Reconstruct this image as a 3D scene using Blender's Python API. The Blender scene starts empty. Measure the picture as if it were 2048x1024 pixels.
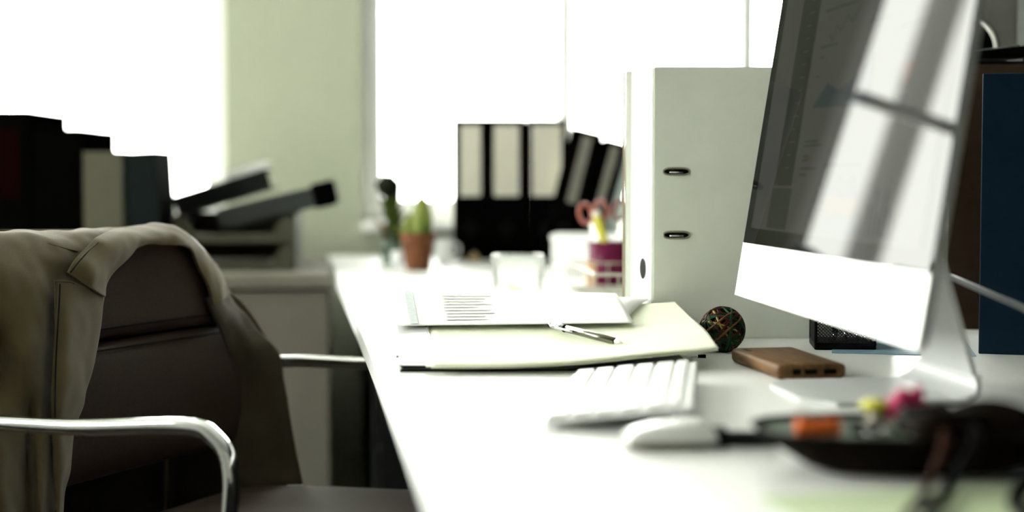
import bpy, bmesh, math, random
from mathutils import Vector, Matrix
random.seed(7)
S = bpy.context.scene
C = S.collection
PI = math.pi
def R(a): return math.radians(a)

# ------------------------------------------------------------------ camera
FPX, CH, DZ = 3100.0, 0.932, 0.74           # focal length in px (2048 wide), camera height, desk height
YAW, PIT = R(7.97), R(2.99)
cd = bpy.data.cameras.new('camera'); cam = bpy.data.objects.new('camera', cd); C.objects.link(cam)
cd.sensor_width = 36; cd.lens = FPX*36/2048; cd.clip_start = .05
cam.location = (0, 0, CH); cam.rotation_euler = (PI/2-PIT, 0, -YAW)
cd.dof.use_dof = True; cd.dof.focus_distance = 1.69; cd.dof.aperture_fstop = 2.3
S.camera = cam
FW = Vector((math.sin(YAW)*math.cos(PIT), math.cos(YAW)*math.cos(PIT), -math.sin(PIT)))
RT = Vector((math.cos(YAW), -math.sin(YAW), 0)); UP = RT.cross(FW)
FH = Vector((math.sin(YAW), math.cos(YAW), 0)); O = Vector((0, 0, CH))
def ray(x, y): return FW + RT*((x-1024)/FPX) + UP*((512-y)/FPX)
def onz(x, y, z=DZ): d = ray(x, y); return O + d*((z-CH)/d.z)
def atd(x, y, D): d = ray(x, y); return O + d*(D/d.dot(FH))
def onplane(x, y, p0, n): d = ray(x, y); return O + d*((p0-O).dot(n)/d.dot(n))
def cw(X, D, z=DZ): p = RT*X + FH*D; return Vector((p.x, p.y, z))
CAMROT = -YAW                                  # world z-rotation of camera-aligned things

# ------------------------------------------------------------------ world, light, exposure
w = bpy.data.worlds.new('daylight'); S.world = w; w.use_nodes = True
bg = w.node_tree.nodes['Background']; bg.inputs[0].default_value = (1, 1, .96, 1); bg.inputs[1].default_value = 11.0
vs = S.view_settings; vs.view_transform = 'Standard'; vs.look = 'None'; vs.gamma = 1; vs.use_curve_mapping = False
vs.exposure = 0.72

# ------------------------------------------------------------------ materials
MATS = {}
def mat(name, col, rough=.5, metal=0, noise=.06, scale=40, spec=None, bump=0, emit=None, estr=0, coat=0, trans=0, ior=1.45, stretch=None, sheen=0):
    if name in MATS: return MATS[name]
    if spec is None: spec = .5 if max(col) > .12 else .15      # matt finish on the dark card and leather
    m = bpy.data.materials.new(name); m.use_nodes = True; nt = m.node_tree; b = nt.nodes['Principled BSDF']
    b.inputs['Roughness'].default_value = rough; b.inputs['Metallic'].default_value = metal
    b.inputs['Specular IOR Level'].default_value = spec; b.inputs['IOR'].default_value = ior
    b.inputs['Coat Weight'].default_value = coat; b.inputs['Transmission Weight'].default_value = trans
    if sheen: b.inputs['Sheen Weight'].default_value = sheen
    if emit: b.inputs['Emission Color'].default_value = (*emit, 1); b.inputs['Emission Strength'].default_value = estr
    b.inputs['Base Color'].default_value = (*col, 1)
    if noise or bump:
        tc = nt.nodes.new('ShaderNodeTexCoord'); mp = nt.nodes.new('ShaderNodeMapping'); nz = nt.nodes.new('ShaderNodeTexNoise')
        mp.inputs['Scale'].default_value = stretch or (1, 1, 1)
        nz.inputs['Scale'].default_value = scale; nz.inputs['Detail'].default_value = 4
        nt.links.new(tc.outputs['Object'], mp.inputs[0]); nt.links.new(mp.outputs[0], nz.inputs['Vector'])
        if noise:
            cr = nt.nodes.new('ShaderNodeValToRGB'); e = cr.color_ramp.elements
            e[0].position, e[1].position = .3, .7
            e[0].color = (*[c*(1-noise) for c in col], 1); e[1].color = (*[min(1, c*(1+noise)) for c in col], 1)
            nt.links.new(nz.outputs[0], cr.inputs[0]); nt.links.new(cr.outputs[0], b.inputs['Base Color'])
        if bump:
            bp = nt.nodes.new('ShaderNodeBump'); bp.inputs['Strength'].default_value = bump; bp.inputs['Distance'].default_value = .002
            nt.links.new(nz.outputs[0], bp.inputs['Height']); nt.links.new(bp.outputs[0], b.inputs['Normal'])
    MATS[name] = m; return m
def twill(name, col, scale=3200):               # fine diagonal weave
    m = mat(name, col, rough=.9, noise=.18, scale=14, spec=.15, sheen=.25); nt = m.node_tree; b = nt.nodes['Principled BSDF']
    tc = nt.nodes.new('ShaderNodeTexCoord'); wv = nt.nodes.new('ShaderNodeTexWave'); wv.wave_type = 'BANDS'; wv.bands_direction = 'DIAGONAL'
    wv.inputs['Scale'].default_value = scale/10; wv.inputs['Distortion'].default_value = .6
    n2 = nt.nodes.new('ShaderNodeTexNoise'); n2.inputs['Scale'].default_value = 22; n2.inputs['Detail'].default_value = 5
    ad = nt.nodes.new('ShaderNodeMath'); ad.operation = 'MULTIPLY_ADD'; ad.inputs[1].default_value = 5.0
    nt.links.new(tc.outputs['Object'], wv.inputs['Vector']); nt.links.new(tc.outputs['Object'], n2.inputs['Vector'])
    nt.links.new(n2.outputs[0], ad.inputs[0]); nt.links.new(wv.outputs['Fac'], ad.inputs[2])
    bp = nt.nodes.new('ShaderNodeBump'); bp.inputs['Strength'].default_value = .22; bp.inputs['Distance'].default_value = .002
    nt.links.new(ad.outputs[0], bp.inputs['Height']); nt.links.new(bp.outputs[0], b.inputs['Normal']); return m
def wood(name, c1, c2):
    m = mat(name, c1, rough=.5, noise=0); nt = m.node_tree; b = nt.nodes['Principled BSDF']
    tc = nt.nodes.new('ShaderNodeTexCoord'); mp = nt.nodes.new('ShaderNodeMapping'); mp.inputs['Scale'].default_value = (1, .08, 1)
    nz = nt.nodes.new('ShaderNodeTexNoise'); nz.inputs['Scale'].default_value = 160; nz.inputs['Detail'].default_value = 5; nz.inputs['Distortion'].default_value = .6
    cr = nt.nodes.new('ShaderNodeValToRGB'); cr.color_ramp.elements[0].color = (*c1, 1); cr.color_ramp.elements[1].color = (*c2, 1)
    cr.color_ramp.elements[0].position = .3; cr.color_ramp.elements[1].position = .7
    nt.links.new(tc.outputs['Object'], mp.inputs[0]); nt.links.new(mp.outputs[0], nz.inputs['Vector']); nt.links.new(nz.outputs[0], cr.inputs[0]); nt.links.new(cr.outputs[0], b.inputs['Base Color'])
    return m
def pane_mat():
    m = bpy.data.materials.new('window_glass'); m.use_nodes = True; nt = m.node_tree; nt.nodes.clear()
    o = nt.nodes.new('ShaderNodeOutputMaterial'); mx = nt.nodes.new('ShaderNodeMixShader'); t = nt.nodes.new('ShaderNodeBsdfTransparent'); g = nt.nodes.new('ShaderNodeBsdfGlossy')
    fr = nt.nodes.new('ShaderNodeFresnel'); fr.inputs[0].default_value = 1.3; t.inputs[0].default_value = (.97, .98, .96, 1); g.inputs['Roughness'].default_value = .02
    nt.links.new(fr.outputs[0], mx.inputs[0]); nt.links.new(t.outputs[0], mx.inputs[1]); nt.links.new(g.outputs[0], mx.inputs[2]); nt.links.new(mx.outputs[0], o.inputs[0]); return m
PANE = pane_mat()
WHITE = mat('white_laminate', (.86, .87, .85), rough=.38, noise=.015, scale=8)
WALL = mat('sage_wall_paint', (.42, .45, .34), rough=.8, noise=.03, scale=60, bump=.05)
PAINT = mat('white_wall_paint', (.80, .81, .76), rough=.8, noise=.02, scale=50)
FRAMEW = mat('white_window_frame', (.88, .89, .86), rough=.4, noise=.01)
CARPET = mat('dark_carpet', (.012, .011, .009), rough=.95, noise=.3, scale=300, bump=.3)
LEATHER = mat('brown_leather', (.050, .034, .025), rough=.5, noise=.12, scale=320, bump=.12, spec=.14)
LEATHERD = mat('dark_leather_edge', (.006, .004, .003), rough=.7, noise=.1, spec=.2)
CHROME = mat('chrome', (.85, .86, .86), rough=.08, metal=1, noise=.01)
STEELD = mat('dark_steel', (.012, .012, .012), rough=.4, metal=.6, noise=.05)
JACKET = twill('olive_twill', (.122, .094, .046))
LINING = mat('dark_lining', (.018, .016, .012), rough=.7, noise=.1)
BLACK = mat('black_plastic', (.0015, .0015, .0015), rough=.5, noise=.05, spec=.10)
BLACKC = mat('black_marbled_card', (.0012, .0012, .0011), rough=.8, noise=.25, scale=90, spec=0)
PAPER = mat('white_paper', (.88, .88, .86), rough=.75, noise=.01)
PAPERG = mat('pale_cream_card', (.88, .91, .72), rough=.7, noise=.015, scale=30)
LABELC = mat('label_card', (.56, .54, .45), rough=.7, noise=.03)
GREYCAB = mat('warm_grey_laminate', (.19, .178, .145), rough=.75, spec=.2, noise=.03, scale=20)
ALU = mat('brushed_aluminium', (.42, .43, .43), rough=.33, metal=.85, noise=.015, scale=200)
WHITEKEY = mat('white_key_plastic', (.88, .89, .88), rough=.35, noise=.01)

# ------------------------------------------------------------------ mesh helpers
def newbm(): return bmesh.new()
def obj(name, bm, m, parent=None, smooth=False, mods=()):
    me = bpy.data.meshes.new(name); bmesh.ops.recalc_face_normals(bm, faces=bm.faces[:]); bm.to_mesh(me); bm.free()
    for p in me.polygons: p.use_smooth = smooth
    o = bpy.data.objects.new(name, me); C.objects.link(o); me.materials.append(m)
    if parent: o.parent = parent
    for k, v in mods:
        md = o.modifiers.new(k.lower(), k)
        for a, b in v.items(): setattr(md, a, b)
    return o
def thing(name, label, cat, loc=(0, 0, 0), rz=0, group=None, rot=None):
    o = bpy.data.objects.new(name, None); C.objects.link(o); o.empty_display_size = .03
    o.location = loc; o.rotation_euler = rot or (0, 0, rz); return tag(o, label, cat, group)
def tag(o, label, cat, group=None):
    o['label'] = label; o['category'] = cat
    if group: o['group'] = group
    return o
def struct(o): o['kind'] = 'structure'; return o
def box(bm, c, s, bev=0, seg=2, M=None):
    r = bmesh.ops.create_cube(bm, size=1); vs_ = r['verts']
    bmesh.ops.scale(bm, vec=s, verts=vs_)
    if bev:
        es = list({e for v in vs_ for e in v.link_edges})
        rr = bmesh.ops.bevel(bm, geom=es, offset=bev, segments=seg, affect='EDGES', profile=.5)
        vs_ = list({v for f in rr['faces'] for v in f.verts} | {v for v in vs_ if v.is_valid})
    T = Matrix.Translation(Vector(c))
    bmesh.ops.transform(bm, matrix=(M @ T) if M else T, verts=vs_); return vs_
def bx(name, c, s, m, parent=None, bev=0, seg=2, M=None, smooth=False):
    bm = newbm(); box(bm, c, s, bev, seg, M); return obj(name, bm, m, parent, smooth)
def lathe(bm, prof, n=28, c=(0, 0, 0), M=None):
    rings = []
    for r, z in prof:
        if r < 1e-6: rings.append([bm.verts.new((c[0], c[1], c[2]+z))])
        else: rings.append([bm.verts.new((c[0]+r*math.cos(2*PI*i/n), c[1]+r*math.sin(2*PI*i/n), c[2]+z)) for i in range(n)])
    for a, b in zip(rings, rings[1:]):
        for i in range(n):
            j = (i+1) % n
            if len(a) == 1 and len(b) == 1: continue
            if len(a) == 1: bm.faces.new((a[0], b[i], b[j]))
            elif len(b) == 1: bm.faces.new((a[i], a[j], b[0]))
            else: bm.faces.new((a[i], a[j], b[j], b[i]))
    if M: bmesh.ops.transform(bm, matrix=M, verts=[v for r in rings for v in r])
def smoothpath(pts, k=6):
    P = [Vector(p) for p in pts]; out = []
    for i in range(len(P)-1):
        p0, p1, p2, p3 = P[max(0, i-1)], P[i], P[i+1], P[min(len(P)-1, i+2)]
        for j in range(k):
            t = j/k; out.append(.5*((2*p1)+(p2-p0)*t+(2*p0-5*p1+4*p2-p3)*t*t+(3*p1-p0-3*p2+p3)*t**3))
    out.append(P[-1]); return out
def tube(bm, pts, r, n=8, smooth=0, closed=False, flat=1.0):
    P = smoothpath(pts, smooth) if smooth else [Vector(p) for p in pts]
    rings = []; N = len(P); prev = None
    if isinstance(r, (list, tuple)) and len(r) != N:
        r0 = r; r = [r0[min(len(r0)-2, int(q))]*(1-(q-min(len(r0)-2, int(q))))+r0[min(len(r0)-2, int(q))+1]*(q-min(len(r0)-2, int(q))) for q in [i*(len(r0)-1)/(N-1) for i in range(N)]]
    for i in range(N):
        a = P[(i-1) % N] if closed else P[max(0, i-1)]; b = P[(i+1) % N] if closed else P[min(N-1, i+1)]
        t = (b-a).normalized()
        if prev is None:
            s = t.cross(Vector((0, 0, 1)))
            if s.length < .1: s = t.cross(Vector((0, 1, 0)))
            s.normalize()
        else: s = (prev - t*prev.dot(t)).normalized()
        prev = s; q = t.cross(s); rr = r[i] if isinstance(r, (list, tuple)) else r
        rings.append([bm.verts.new(P[i]+s*(rr*math.cos(2*PI*k/n))+q*(rr*flat*math.sin(2*PI*k/n))) for k in range(n)])
    for i in range(N if closed else N-1):
        a, b = rings[i], rings[(i+1) % N]
        for k in range(n): bm.faces.new((a[k], a[(k+1) % n], b[(k+1) % n], b[k]))
    if not closed: bm.faces.new(rings[0]); bm.faces.new(rings[-1])
def cyl(bm, a, b, r, n=16, r2=None):
    tube(bm, [a, b], [r, r if r2 is None else r2], n)
def prism(bm, poly, axis_vec):
    a = [bm.verts.new(Vector(p)) for p in poly]; v = Vector(axis_vec); b = [bm.verts.new(Vector(p)+v) for p in poly]
    bm.faces.new(a); bm.faces.new(b[::-1]); n = len(a)
    for i in range(n): bm.faces.new((a[i], a[(i+1) % n], b[(i+1) % n], b[i]))
def grid(bm, rows):
    V = [[bm.verts.new(Vector(p)) for p in r] for r in rows]
    for a, b in zip(V, V[1:]):
        for i in range(len(a)-1): bm.faces.new((a[i], a[i+1], b[i+1], b[i]))
    return V
def pillow(bm, fn, n=14, m=10, T=.03, back=.5, p=6):
    """closed cushion: fn(u,v,t) -> point, u,v in -1..1, t = thickness offset"""
    F, B = [], []
    for j in range(m+1):
        f, b = [], []
        for i in range(n+1):
            u = math.sin((2*i/n-1)*PI/2); v = math.sin((2*j/m-1)*PI/2)
            th = T*((1-abs(u)**p)**.5)*((1-abs(v)**p)**.5) if abs(u) < 1 and abs(v) < 1 else 0
            f.append(bm.verts.new(fn(u, v, th)))
            edge = i in (0, n) or j in (0, m)
            b.append(f[-1] if edge else bm.verts.new(fn(u, v, -th*back)))
        F.append(f); B.append(b)
    for G, s in ((F, 1), (B, -1)):
        for j in range(m):
            for i in range(n):
                q = (G[j][i], G[j][i+1], G[j+1][i+1], G[j+1][i]); bm.faces.new(q if s > 0 else q[::-1])
def copy_tree(o, parent=None):
    c = o.copy(); C.objects.link(c)
    if parent: c.parent = parent
    for ch in list(o.children): copy_tree(ch, c)
    return c
SUB1 = ('SUBSURF', dict(levels=1, render_levels=1)); SUB2 = ('SUBSURF', dict(levels=2, render_levels=2))

# ================================================================== THE ROOM
YB = 3.86; XL, XR, YF, ZC = -2.5, 1.75, -2.6, 2.75
struct(bx('floor', ((XL+XR)/2, (YB+YF)/2, -.05), (XR-XL+.6, YB-YF+.8, .1), CARPET))
struct(bx('ceiling', ((XL+XR)/2, (YB+YF)/2, ZC+.05), (XR-XL+.6, YB-YF+.8, .1), mat('ceiling_paint', (.58, .59, .55), rough=.9, noise=.02)))
struct(bx('wall_right', (XR+.1, (YB+YF)/2, ZC/2), (.2, YB-YF+.4, ZC), mat('charcoal_wall_paint', (.05, .055, .048), rough=.8, noise=.04)))
struct(bx('wall_front', ((XL+XR)/2, YF-.1, ZC/2), (XR-XL+.4, .2, ZC), mat('taupe_wall_paint', (.52, .51, .45), rough=.8, noise=.04)))
ZS, ZT = .82, 2.15; PL, PR = -.165, .165
bm = newbm()
box(bm, ((XL+XR)/2, YB+.1, ZS/2), (XR-XL, .2, ZS)); box(bm, ((XL+XR)/2, YB+.1, (ZT+ZC)/2), (XR-XL, .2, ZC-ZT))
box(bm, ((PL+PR)/2, YB+.1, (ZS+ZT)/2), (PR-PL, .2, ZT-ZS)); box(bm, (XL+.2, YB+.1, (ZS+ZT)/2), (.4, .2, ZT-ZS)); box(bm, (XR-.05, YB+.1, (ZS+ZT)/2), (.1, .2, ZT-ZS))
struct(obj('wall_back', bm, WALL))
def window_y(name, x0, x1, mull, frame=.05, transom=1.40):
    o = bpy.data.objects.new(name, None); C.objects.link(o); struct(o); o.location = ((x0+x1)/2, YB+.06, ZS)
    cx = (x0+x1)/2; h = ZT-ZS
    for x in (x0+frame/2, x1-frame/2): bx('frame_post', (x-cx, 0, h/2), (frame, .07, h), FRAMEW, o, .004)
    for z in (frame/2, h-frame/2): bx('frame_rail', (0, 0, z), (x1-x0-2*frame, .07, frame), FRAMEW, o, .004)
    xs = [x0+frame]+[m for m, _ in mull]+[x1-frame]
    for m, wd in mull: bx('mullion', (m-cx, 0, h/2), (wd, .06, h-2*frame), FRAMEW, o, .003)
    for a, b in zip(xs, xs[1:]):
        g = .02; bx('transom', ((a+b)/2-cx, 0, transom-ZS), (b-a-g, .05, .03), FRAMEW, o, .003)
        for z0, z1 in ((frame, transom-ZS-.015), (transom-ZS+.015, h-frame)):
            bx('pane', ((a+b)/2-cx, .01, (z0+z1)/2), (b-a-.02, .006, z1-z0), PANE, o)
    bx('sill', (0, -.11, -.0125), (x1-x0, .1, .025), FRAMEW, o, .004)
def mx(px, Y=YB+.06):                          # world x of a vertical line seen at px on the window plane
    d = ray(px, 350); return d.x*Y/d.y
window_y('window_1', XL+.4, PL, [(-.95, .05), (-1.55, .05)])
window_y('window_2', PR, XR-.1, [(mx(1127), .034), (mx(1487), .038)])
struct(bx('reflection_pier', (-1.665, 8.1, 1.5), (.12, .25, 9), mat('grey_render', (.16, .16, .15), rough=.9, noise=.05)))   # unseen pier added outside to put the grey band in the monitor's reflection
# left wall; its window beyond the frame is added to light the desk
bm = newbm(); ws = [(1.05, 3.45)]
box(bm, (XL-.1, (YB+YF)/2, .45), (.2, YB-YF, .9)); box(bm, (XL-.1, (YB+YF)/2, 2.6), (.2, YB-YF, .3))
ys = [YF]+[y for q in ws for y in q]+[YB]
for a, b in zip(ys[::2], ys[1::2]): box(bm, (XL-.1, (a+b)/2, 1.675), (.2, b-a, 1.55))
struct(obj('wall_left', bm, PAINT))
for i, (a, b) in enumerate(ws):
    o = bpy.data.objects.new('window_%d' % (3+i), None); C.objects.link(o); struct(o); o.location = (XL-.1, (a+b)/2, .9); L = b-a
    for y in (-L/2+.025, L/2-.025, 0): bx('frame_post', (0, y, .775), (.07, .05, 1.55), FRAMEW, o, .004)
    for z in (.025, 1.525): bx('frame_rail', (0, 0, z), (.06, L-.1, .05), FRAMEW, o, .004)
    for s in (-1, 1): bx('pane', (0, s*L/4, .775), (.006, L/2-.07, 1.45), PANE, o)
    bx('sill', (.14, 0, -.0125), (.14, L, .025), FRAMEW, o, .004)

# ================================================================== DESK AND CABINETS
DX0, DX1, DY0, DY1 = .079, .98, .30, YB-.12
dk = thing('bench_desk', 'long white bench desk with a thin top reaching to the windows', 'desk', ((DX0+DX1)/2, (DY0+DY1)/2, 0))
bx('desk_top', (0, 0, DZ-.0125), (DX1-DX0, DY1-DY0, .025), WHITE, dk, .003)
bx('apron', (.05, 0, DZ-.055), (.60, DY1-DY0-.3, .055), STEELD, dk)
for sx in (-.28, .36):
    for yy in (-1.35, 0, 1.6): bx('leg', (sx, yy, (DZ-.0825)/2), (.05, .05, DZ-.0825), STEELD, dk, .004)
bx('modesty_panel', (.40, 0, .42), (.018, 2.5, .48), STEELD, dk)
cab = thing('low_cabinet', 'warm grey low storage cabinet below the left window', 'cabinet', ((DX0-1.0)-.005, 3.36, 0))
CY0, CY1 = 3.02, YB-.14
def cabpart(name, x0, x1, y0, y1, z0, z1, m, bev=.002): return bx(name, ((x0+x1)/2-cab.location.x, (y0+y1)/2-cab.location.y, (z0+z1)/2), (x1-x0, y1-y0, z1-z0), m, cab, bev)
cabpart('cabinet_top', DX0-1.95, DX0-.008, CY0-.015, CY1, DZ-.025, DZ, GREYCAB)
cabpart('body', DX0-1.94, DX0-.012, CY0+.02, CY1, .06, DZ-.025, GREYCAB); cabpart('plinth', DX0-1.92, DX0-.03, CY0+.05, CY1-.02, 0, .06, STEELD)
for i in range(3):
    a = DX0-1.94+i*.643; cabpart('door', a+.002, a+.639, CY0, CY0+.02, .065, DZ-.03, GREYCAB, .0015)
pd = thing('added_pedestal', 'charcoal drawer pedestal added for the dark under the far desk end', 'drawers', (.37, 3.25, 0))  # pedestal added to fill the dark space under the desk
DARKGREY = mat('charcoal_laminate', (.008, .009, .008), rough=.6, noise=.1)
bx('body', (0, 0, .31), (.42, .55, .58), DARKGREY, pd, .003)
for k in range(3):
    d = bx('drawer', (-.216, 0, .12+k*.19), (.012, .54, .18), DARKGREY, pd, .002)
    bx('handle', (-.228, 0, .17+k*.19), (.012, .14, .012), STEELD, None, .002).parent = d
for sx in (-1, 1):
    for sy in (-1, 1): bm = newbm(); cyl(bm, (sx*.17, sy*.22, 0), (sx*.17, sy*.22, .02), .02, 12); obj('foot', bm, BLACK, pd)

# ================================================================== CHAIR
PSI = R(-25)-YAW                                # heading of the chair (x forward)
cp = cw(-.251, 1.722, 0)
chair = thing('office_chair', 'brown leather office chair with chrome arms wearing an olive jacket', 'chair', cp, PSI)
CM = Matrix.Translation(cp) @ Matrix.Rotation(PSI, 4, 'Z'); CMi = CM.inverted()
def xb(z): return -.225-(z-.585)*.16 - .25*max(0, (z-.80))**1.5
def hw(z): return .25-.088*max(0, (z-.72)/.15)**2-.05*max(0, (.62-z)/.035)**2*.6
def padfn(z0, z1):
    def f(u, v, t):
        z = (z0+z1)/2+v*(z1-z0)/2; y = u*hw(z); return (xb(z)+t+.008*(abs(u)**2.5), y, z+t*.12)
    return f
for z0, z1 in ((.583, .737), (.739, .855)):
    bm = newbm(); pillow(bm, padfn(z0, z1), 20, 12, .017, .3, 8); cu = obj('back_cushion', bm, LEATHER, chair, True, [SUB1])
    zz = z1-.010 if z0 < .6 else z0+.012
    bm = newbm(); tube(bm, [Vector(padfn(z0, z1)(u/10, (zz-(z0+z1)/2)/((z1-z0)/2), .0162)) for u in range(-9, 10)], .0011, 6)
    obj('stitching', bm, LEATHERD, cu, True)
bm = newbm(); pillow(bm, lambda u, v, t: (xb(.705+v*.125)-.022+t*.4+.008*abs(u)**2.5, u*hw(.705+v*.125)*.99, .705+v*.125), 14, 10, .012, 1, 8); obj('back_shell', bm, LEATHERD, chair, True)
SZ = .538
def seatfn(u, v, t): return (.015+u*.245, v*.25, SZ-.03+t+.012*u-.02*max(0, u-.6)**2*6)
bm = newbm(); pillow(bm, seatfn, 18, 14, .042, .5, 8); st = obj('seat', bm, LEATHER, chair, True, [SUB1])
bm = newbm(); pillow(bm, lambda u, v, t: (.0+u*.23, v*.235, SZ-.065+t), 10, 10, .02, 1, 8); obj('seat_shell', bm, LEATHERD, chair, True)
for s in (-1, 1):
    bm = newbm(); y = s*.282
    tube(bm, [(xb(.66)-.03, s*.24, .64), (xb(.66)-.02, y*.97, .668), (-.19, y, .684), (-.06, y, .688), (.07, y, .698), (.104, y, .690), (.122, y, .662), (.118, y, .60), (.098, y, .52), (.075, y, .46), (.05, s*.24, .445), (.02, s*.15, .443)], .0085, 10, 6)
    obj('armrest', bm, CHROME, chair, True)
bm = newbm(); cyl(bm, (0, 0, .10), (0, 0, .44), .028, 20); obj('gas_column', bm, CHROME, chair, True)
for k in range(5):
    a = k*2*PI/5+.3; e = (math.cos(a)*.29, math.sin(a)*.29)
    bm = newbm(); tube(bm, [(0, 0, .115), (e[0], e[1], .075)], [.026, .015], 10); lg = obj('leg', bm, CHROME, chair, True)
    bm = newbm(); q = Vector((-math.sin(a), math.cos(a), 0))*.012; c0 = Vector((e[0], e[1], .03)); cyl(bm, c0-q*1.6, c0-q*.3, .03, 18); cyl(bm, c0+q*.3, c0+q*1.6, .03, 18); cyl(bm, c0-q*.4, c0+q*.4, .008); cyl(bm, c0, c0+Vector((0, 0, .046)), .006); obj('caster', bm, BLACK, lg, True)

# ------------------------------------------------------------------ jacket hung over the chair back
jk = thing('suit_jacket', 'olive brown twill jacket draped over the back of the leather chair', 'jacket', cw(-.42, 1.80, .46))
JN = (CM.to_3x3() @ Vector((1, 0, .16))).normalized()
JP = CM @ Vector((xb(.70), 0, .70))
def J(px, py, off): return onplane(px, py, JP+JN*(off+.012), JN)-jk.location
def dense(rows, k=4):
    a = [smoothpath(r, k) for r in rows]; b = [smoothpath(list(c), k) for c in zip(*a)]; return [list(r) for r in zip(*b)]
CLOUD = bpy.data.textures.new('cloth_folds', 'CLOUDS'); CLOUD.noise_scale = .045; CLOUD.noise_depth = 1
def patch(name, rows, m=JACKET, parent=jk, th=.004, fold=.010):
    bm = newbm(); grid(bm, dense([[J(*p) for p in r] for r in rows], 8))
    return obj(name, bm, m, parent, True, [('DISPLACE', dict(texture=CLOUD, strength=fold, mid_level=.5, texture_coords='LOCAL')), ('SOLIDIFY', dict(thickness=th, offset=0))])
near = patch('front_panel', [
    [(-190, 505, -.10), (-120, 478, -.06), (-60, 466, -.035), (0, 464, -.02), (70, 462, -.02), (140, 462, -.02), (200, 458, -.02), (250, 458, -.02)],
    [(-200, 520, -.06), (-120, 492, -.02), (-60, 478, .004), (0, 476, .012), (70, 472, .014), (140, 474, .012), (195, 472, .01), (240, 470, .008)],
    [(-210, 580, -.05), (-125, 545, .0), (-60, 525, .024), (0, 512, .034), (70, 508, .036), (130, 508, .034), (180, 500, .03), (215, 495, .028)],
    [(-215, 690, -.05), (-130, 640, .005), (-60, 600, .032), (0, 570, .042), (60, 560, .046), (100, 556, .044), (140, 555, .036), (180, 560, .030)],
    [(-215, 800, -.05), (-130, 745, .0), (-60, 700, .024), (0, 655, .040), (50, 640, .055), (90, 630, .050), (125, 625, .036), (160, 622, .030)],
    [(-215, 900, -.04), (-130, 850, .010), (-60, 800, .040), (0, 760, .030), (50, 735, .060), (85, 725, .052), (118, 720, .036), (150, 716, .030)],
    [(-215, 1000, -.03), (-130, 960, .020), (-60, 920, .050), (0, 880, .062), (50, 850, .040), (80, 838, .060), (112, 830, .045), (135, 826, .038)],
    [(-215, 1100, -.03), (-130, 1060, .020), (-60, 1020, .040), (0, 990, .070), (50, 960, .045), (80, 945, .066), (108, 935, .05), (122, 930, .045)],
    [(-215, 1200, -.02), (-130, 1170, .02), (-60, 1140, .045), (0, 1110, .07), (50, 1090, .05), (80, 1080, .07), (105, 1070, .055), (115, 1065, .05)]])
lap = patch('lapel', [
    [(111, 561, .058), (135, 563, .060), (165, 572, .056), (206, 590, .046)],
    [(112, 590, .060), (138, 595, .063), (168, 602, .058), (201, 612, .046)],
    [(110, 650, .062), (135, 655, .070), (165, 660, .062), (197, 664, .048)],
    [(106, 720, .064), (130, 724, .072), (158, 724, .066), (188, 722, .050)],
    [(103, 790, .066), (124, 794, .072), (146, 793, .066), (170, 785, .052)],
    [(104, 860, .066), (118, 862, .070), (132, 860, .066), (148, 852, .054)],
    [(107, 930, .066), (116, 932, .068), (125, 930, .066), (137, 925, .056)],
    [(111, 1000, .066), (115, 1002, .067), (120, 1000, .066), (128, 995, .058)],
    [(113, 1075, .066), (115, 1075, .067), (117, 1075, .066), (120, 1075, .06)]], fold=.006)
col = patch('collar', [
    [(133, 545, .056), (158, 562, .062), (184, 580, .060), (206, 594, .046)],
    [(146, 526, .054), (172, 540, .064), (198, 556, .060), (218, 562, .044)],
    [(170, 498, .050), (196, 510, .058), (220, 520, .056), (242, 527, .042)],
    [(200, 475, .036), (224, 485, .050), (246, 495, .048), (266, 503, .038)],
    [(236, 459, .010), (256, 470, .034), (274, 480, .040), (291, 489, .034)],
    [(282, 454, -.010), (298, 464, .020), (309, 477, .034), (318, 488, .030)],
    [(330, 451, -.020), (338, 461, .010), (343, 474, .028), (345, 490, .028)],
    [(364, 462, -.020), (367, 470, .006), (368, 482, .024), (368, 492, .026)],
    [(394, 487, -.014), (393, 491, .008), (390, 497, .020), (385, 503, .024)],
    [(426, 524, -.010), (420, 528, .012), (411, 534, .020), (401, 541, .022)],
    [(448, 560, -.004), (440, 565, .016), (430, 571, .020), (418, 577, .020)],
    [(455, 594, .0), (447, 600, .020), (438, 606, .022), (428, 612, .020)]])
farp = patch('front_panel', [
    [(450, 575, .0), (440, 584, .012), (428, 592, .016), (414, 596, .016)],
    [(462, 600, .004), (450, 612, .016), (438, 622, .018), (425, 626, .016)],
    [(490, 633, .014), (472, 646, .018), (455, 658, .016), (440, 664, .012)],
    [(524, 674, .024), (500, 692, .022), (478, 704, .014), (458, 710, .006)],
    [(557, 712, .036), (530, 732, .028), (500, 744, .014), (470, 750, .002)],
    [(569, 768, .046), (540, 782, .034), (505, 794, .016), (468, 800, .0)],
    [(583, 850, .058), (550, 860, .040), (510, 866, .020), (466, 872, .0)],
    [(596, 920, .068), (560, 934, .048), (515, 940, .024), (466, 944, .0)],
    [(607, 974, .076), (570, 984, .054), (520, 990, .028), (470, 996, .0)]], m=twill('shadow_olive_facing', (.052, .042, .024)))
bm = newbm()
ridge = [(-190, 505, -.10), (-60, 466, -.035), (70, 461, -.02), (160, 461, -.02), (240, 457, -.02), (330, 451, -.02), (394, 487, -.014), (426, 524, -.010), (450, 575, .0)]
rows = [[J(*p) for p in ridge]]
CS = CM.to_3x3() @ Vector((0, 1, 0))
rows[0] += [rows[0][-1]+CS*.05+Vector((0, 0, -.03)), rows[0][-1]+CS*.11+Vector((0, 0, -.09))]
for dz, dx in ((-.012, .035), (-.05, .062), (-.14, .085), (-.27, .095), (-.40, .10)):
    rows.append([p+JN*(-dx)+Vector((0, 0, dz)) for p in rows[0]])
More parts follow.
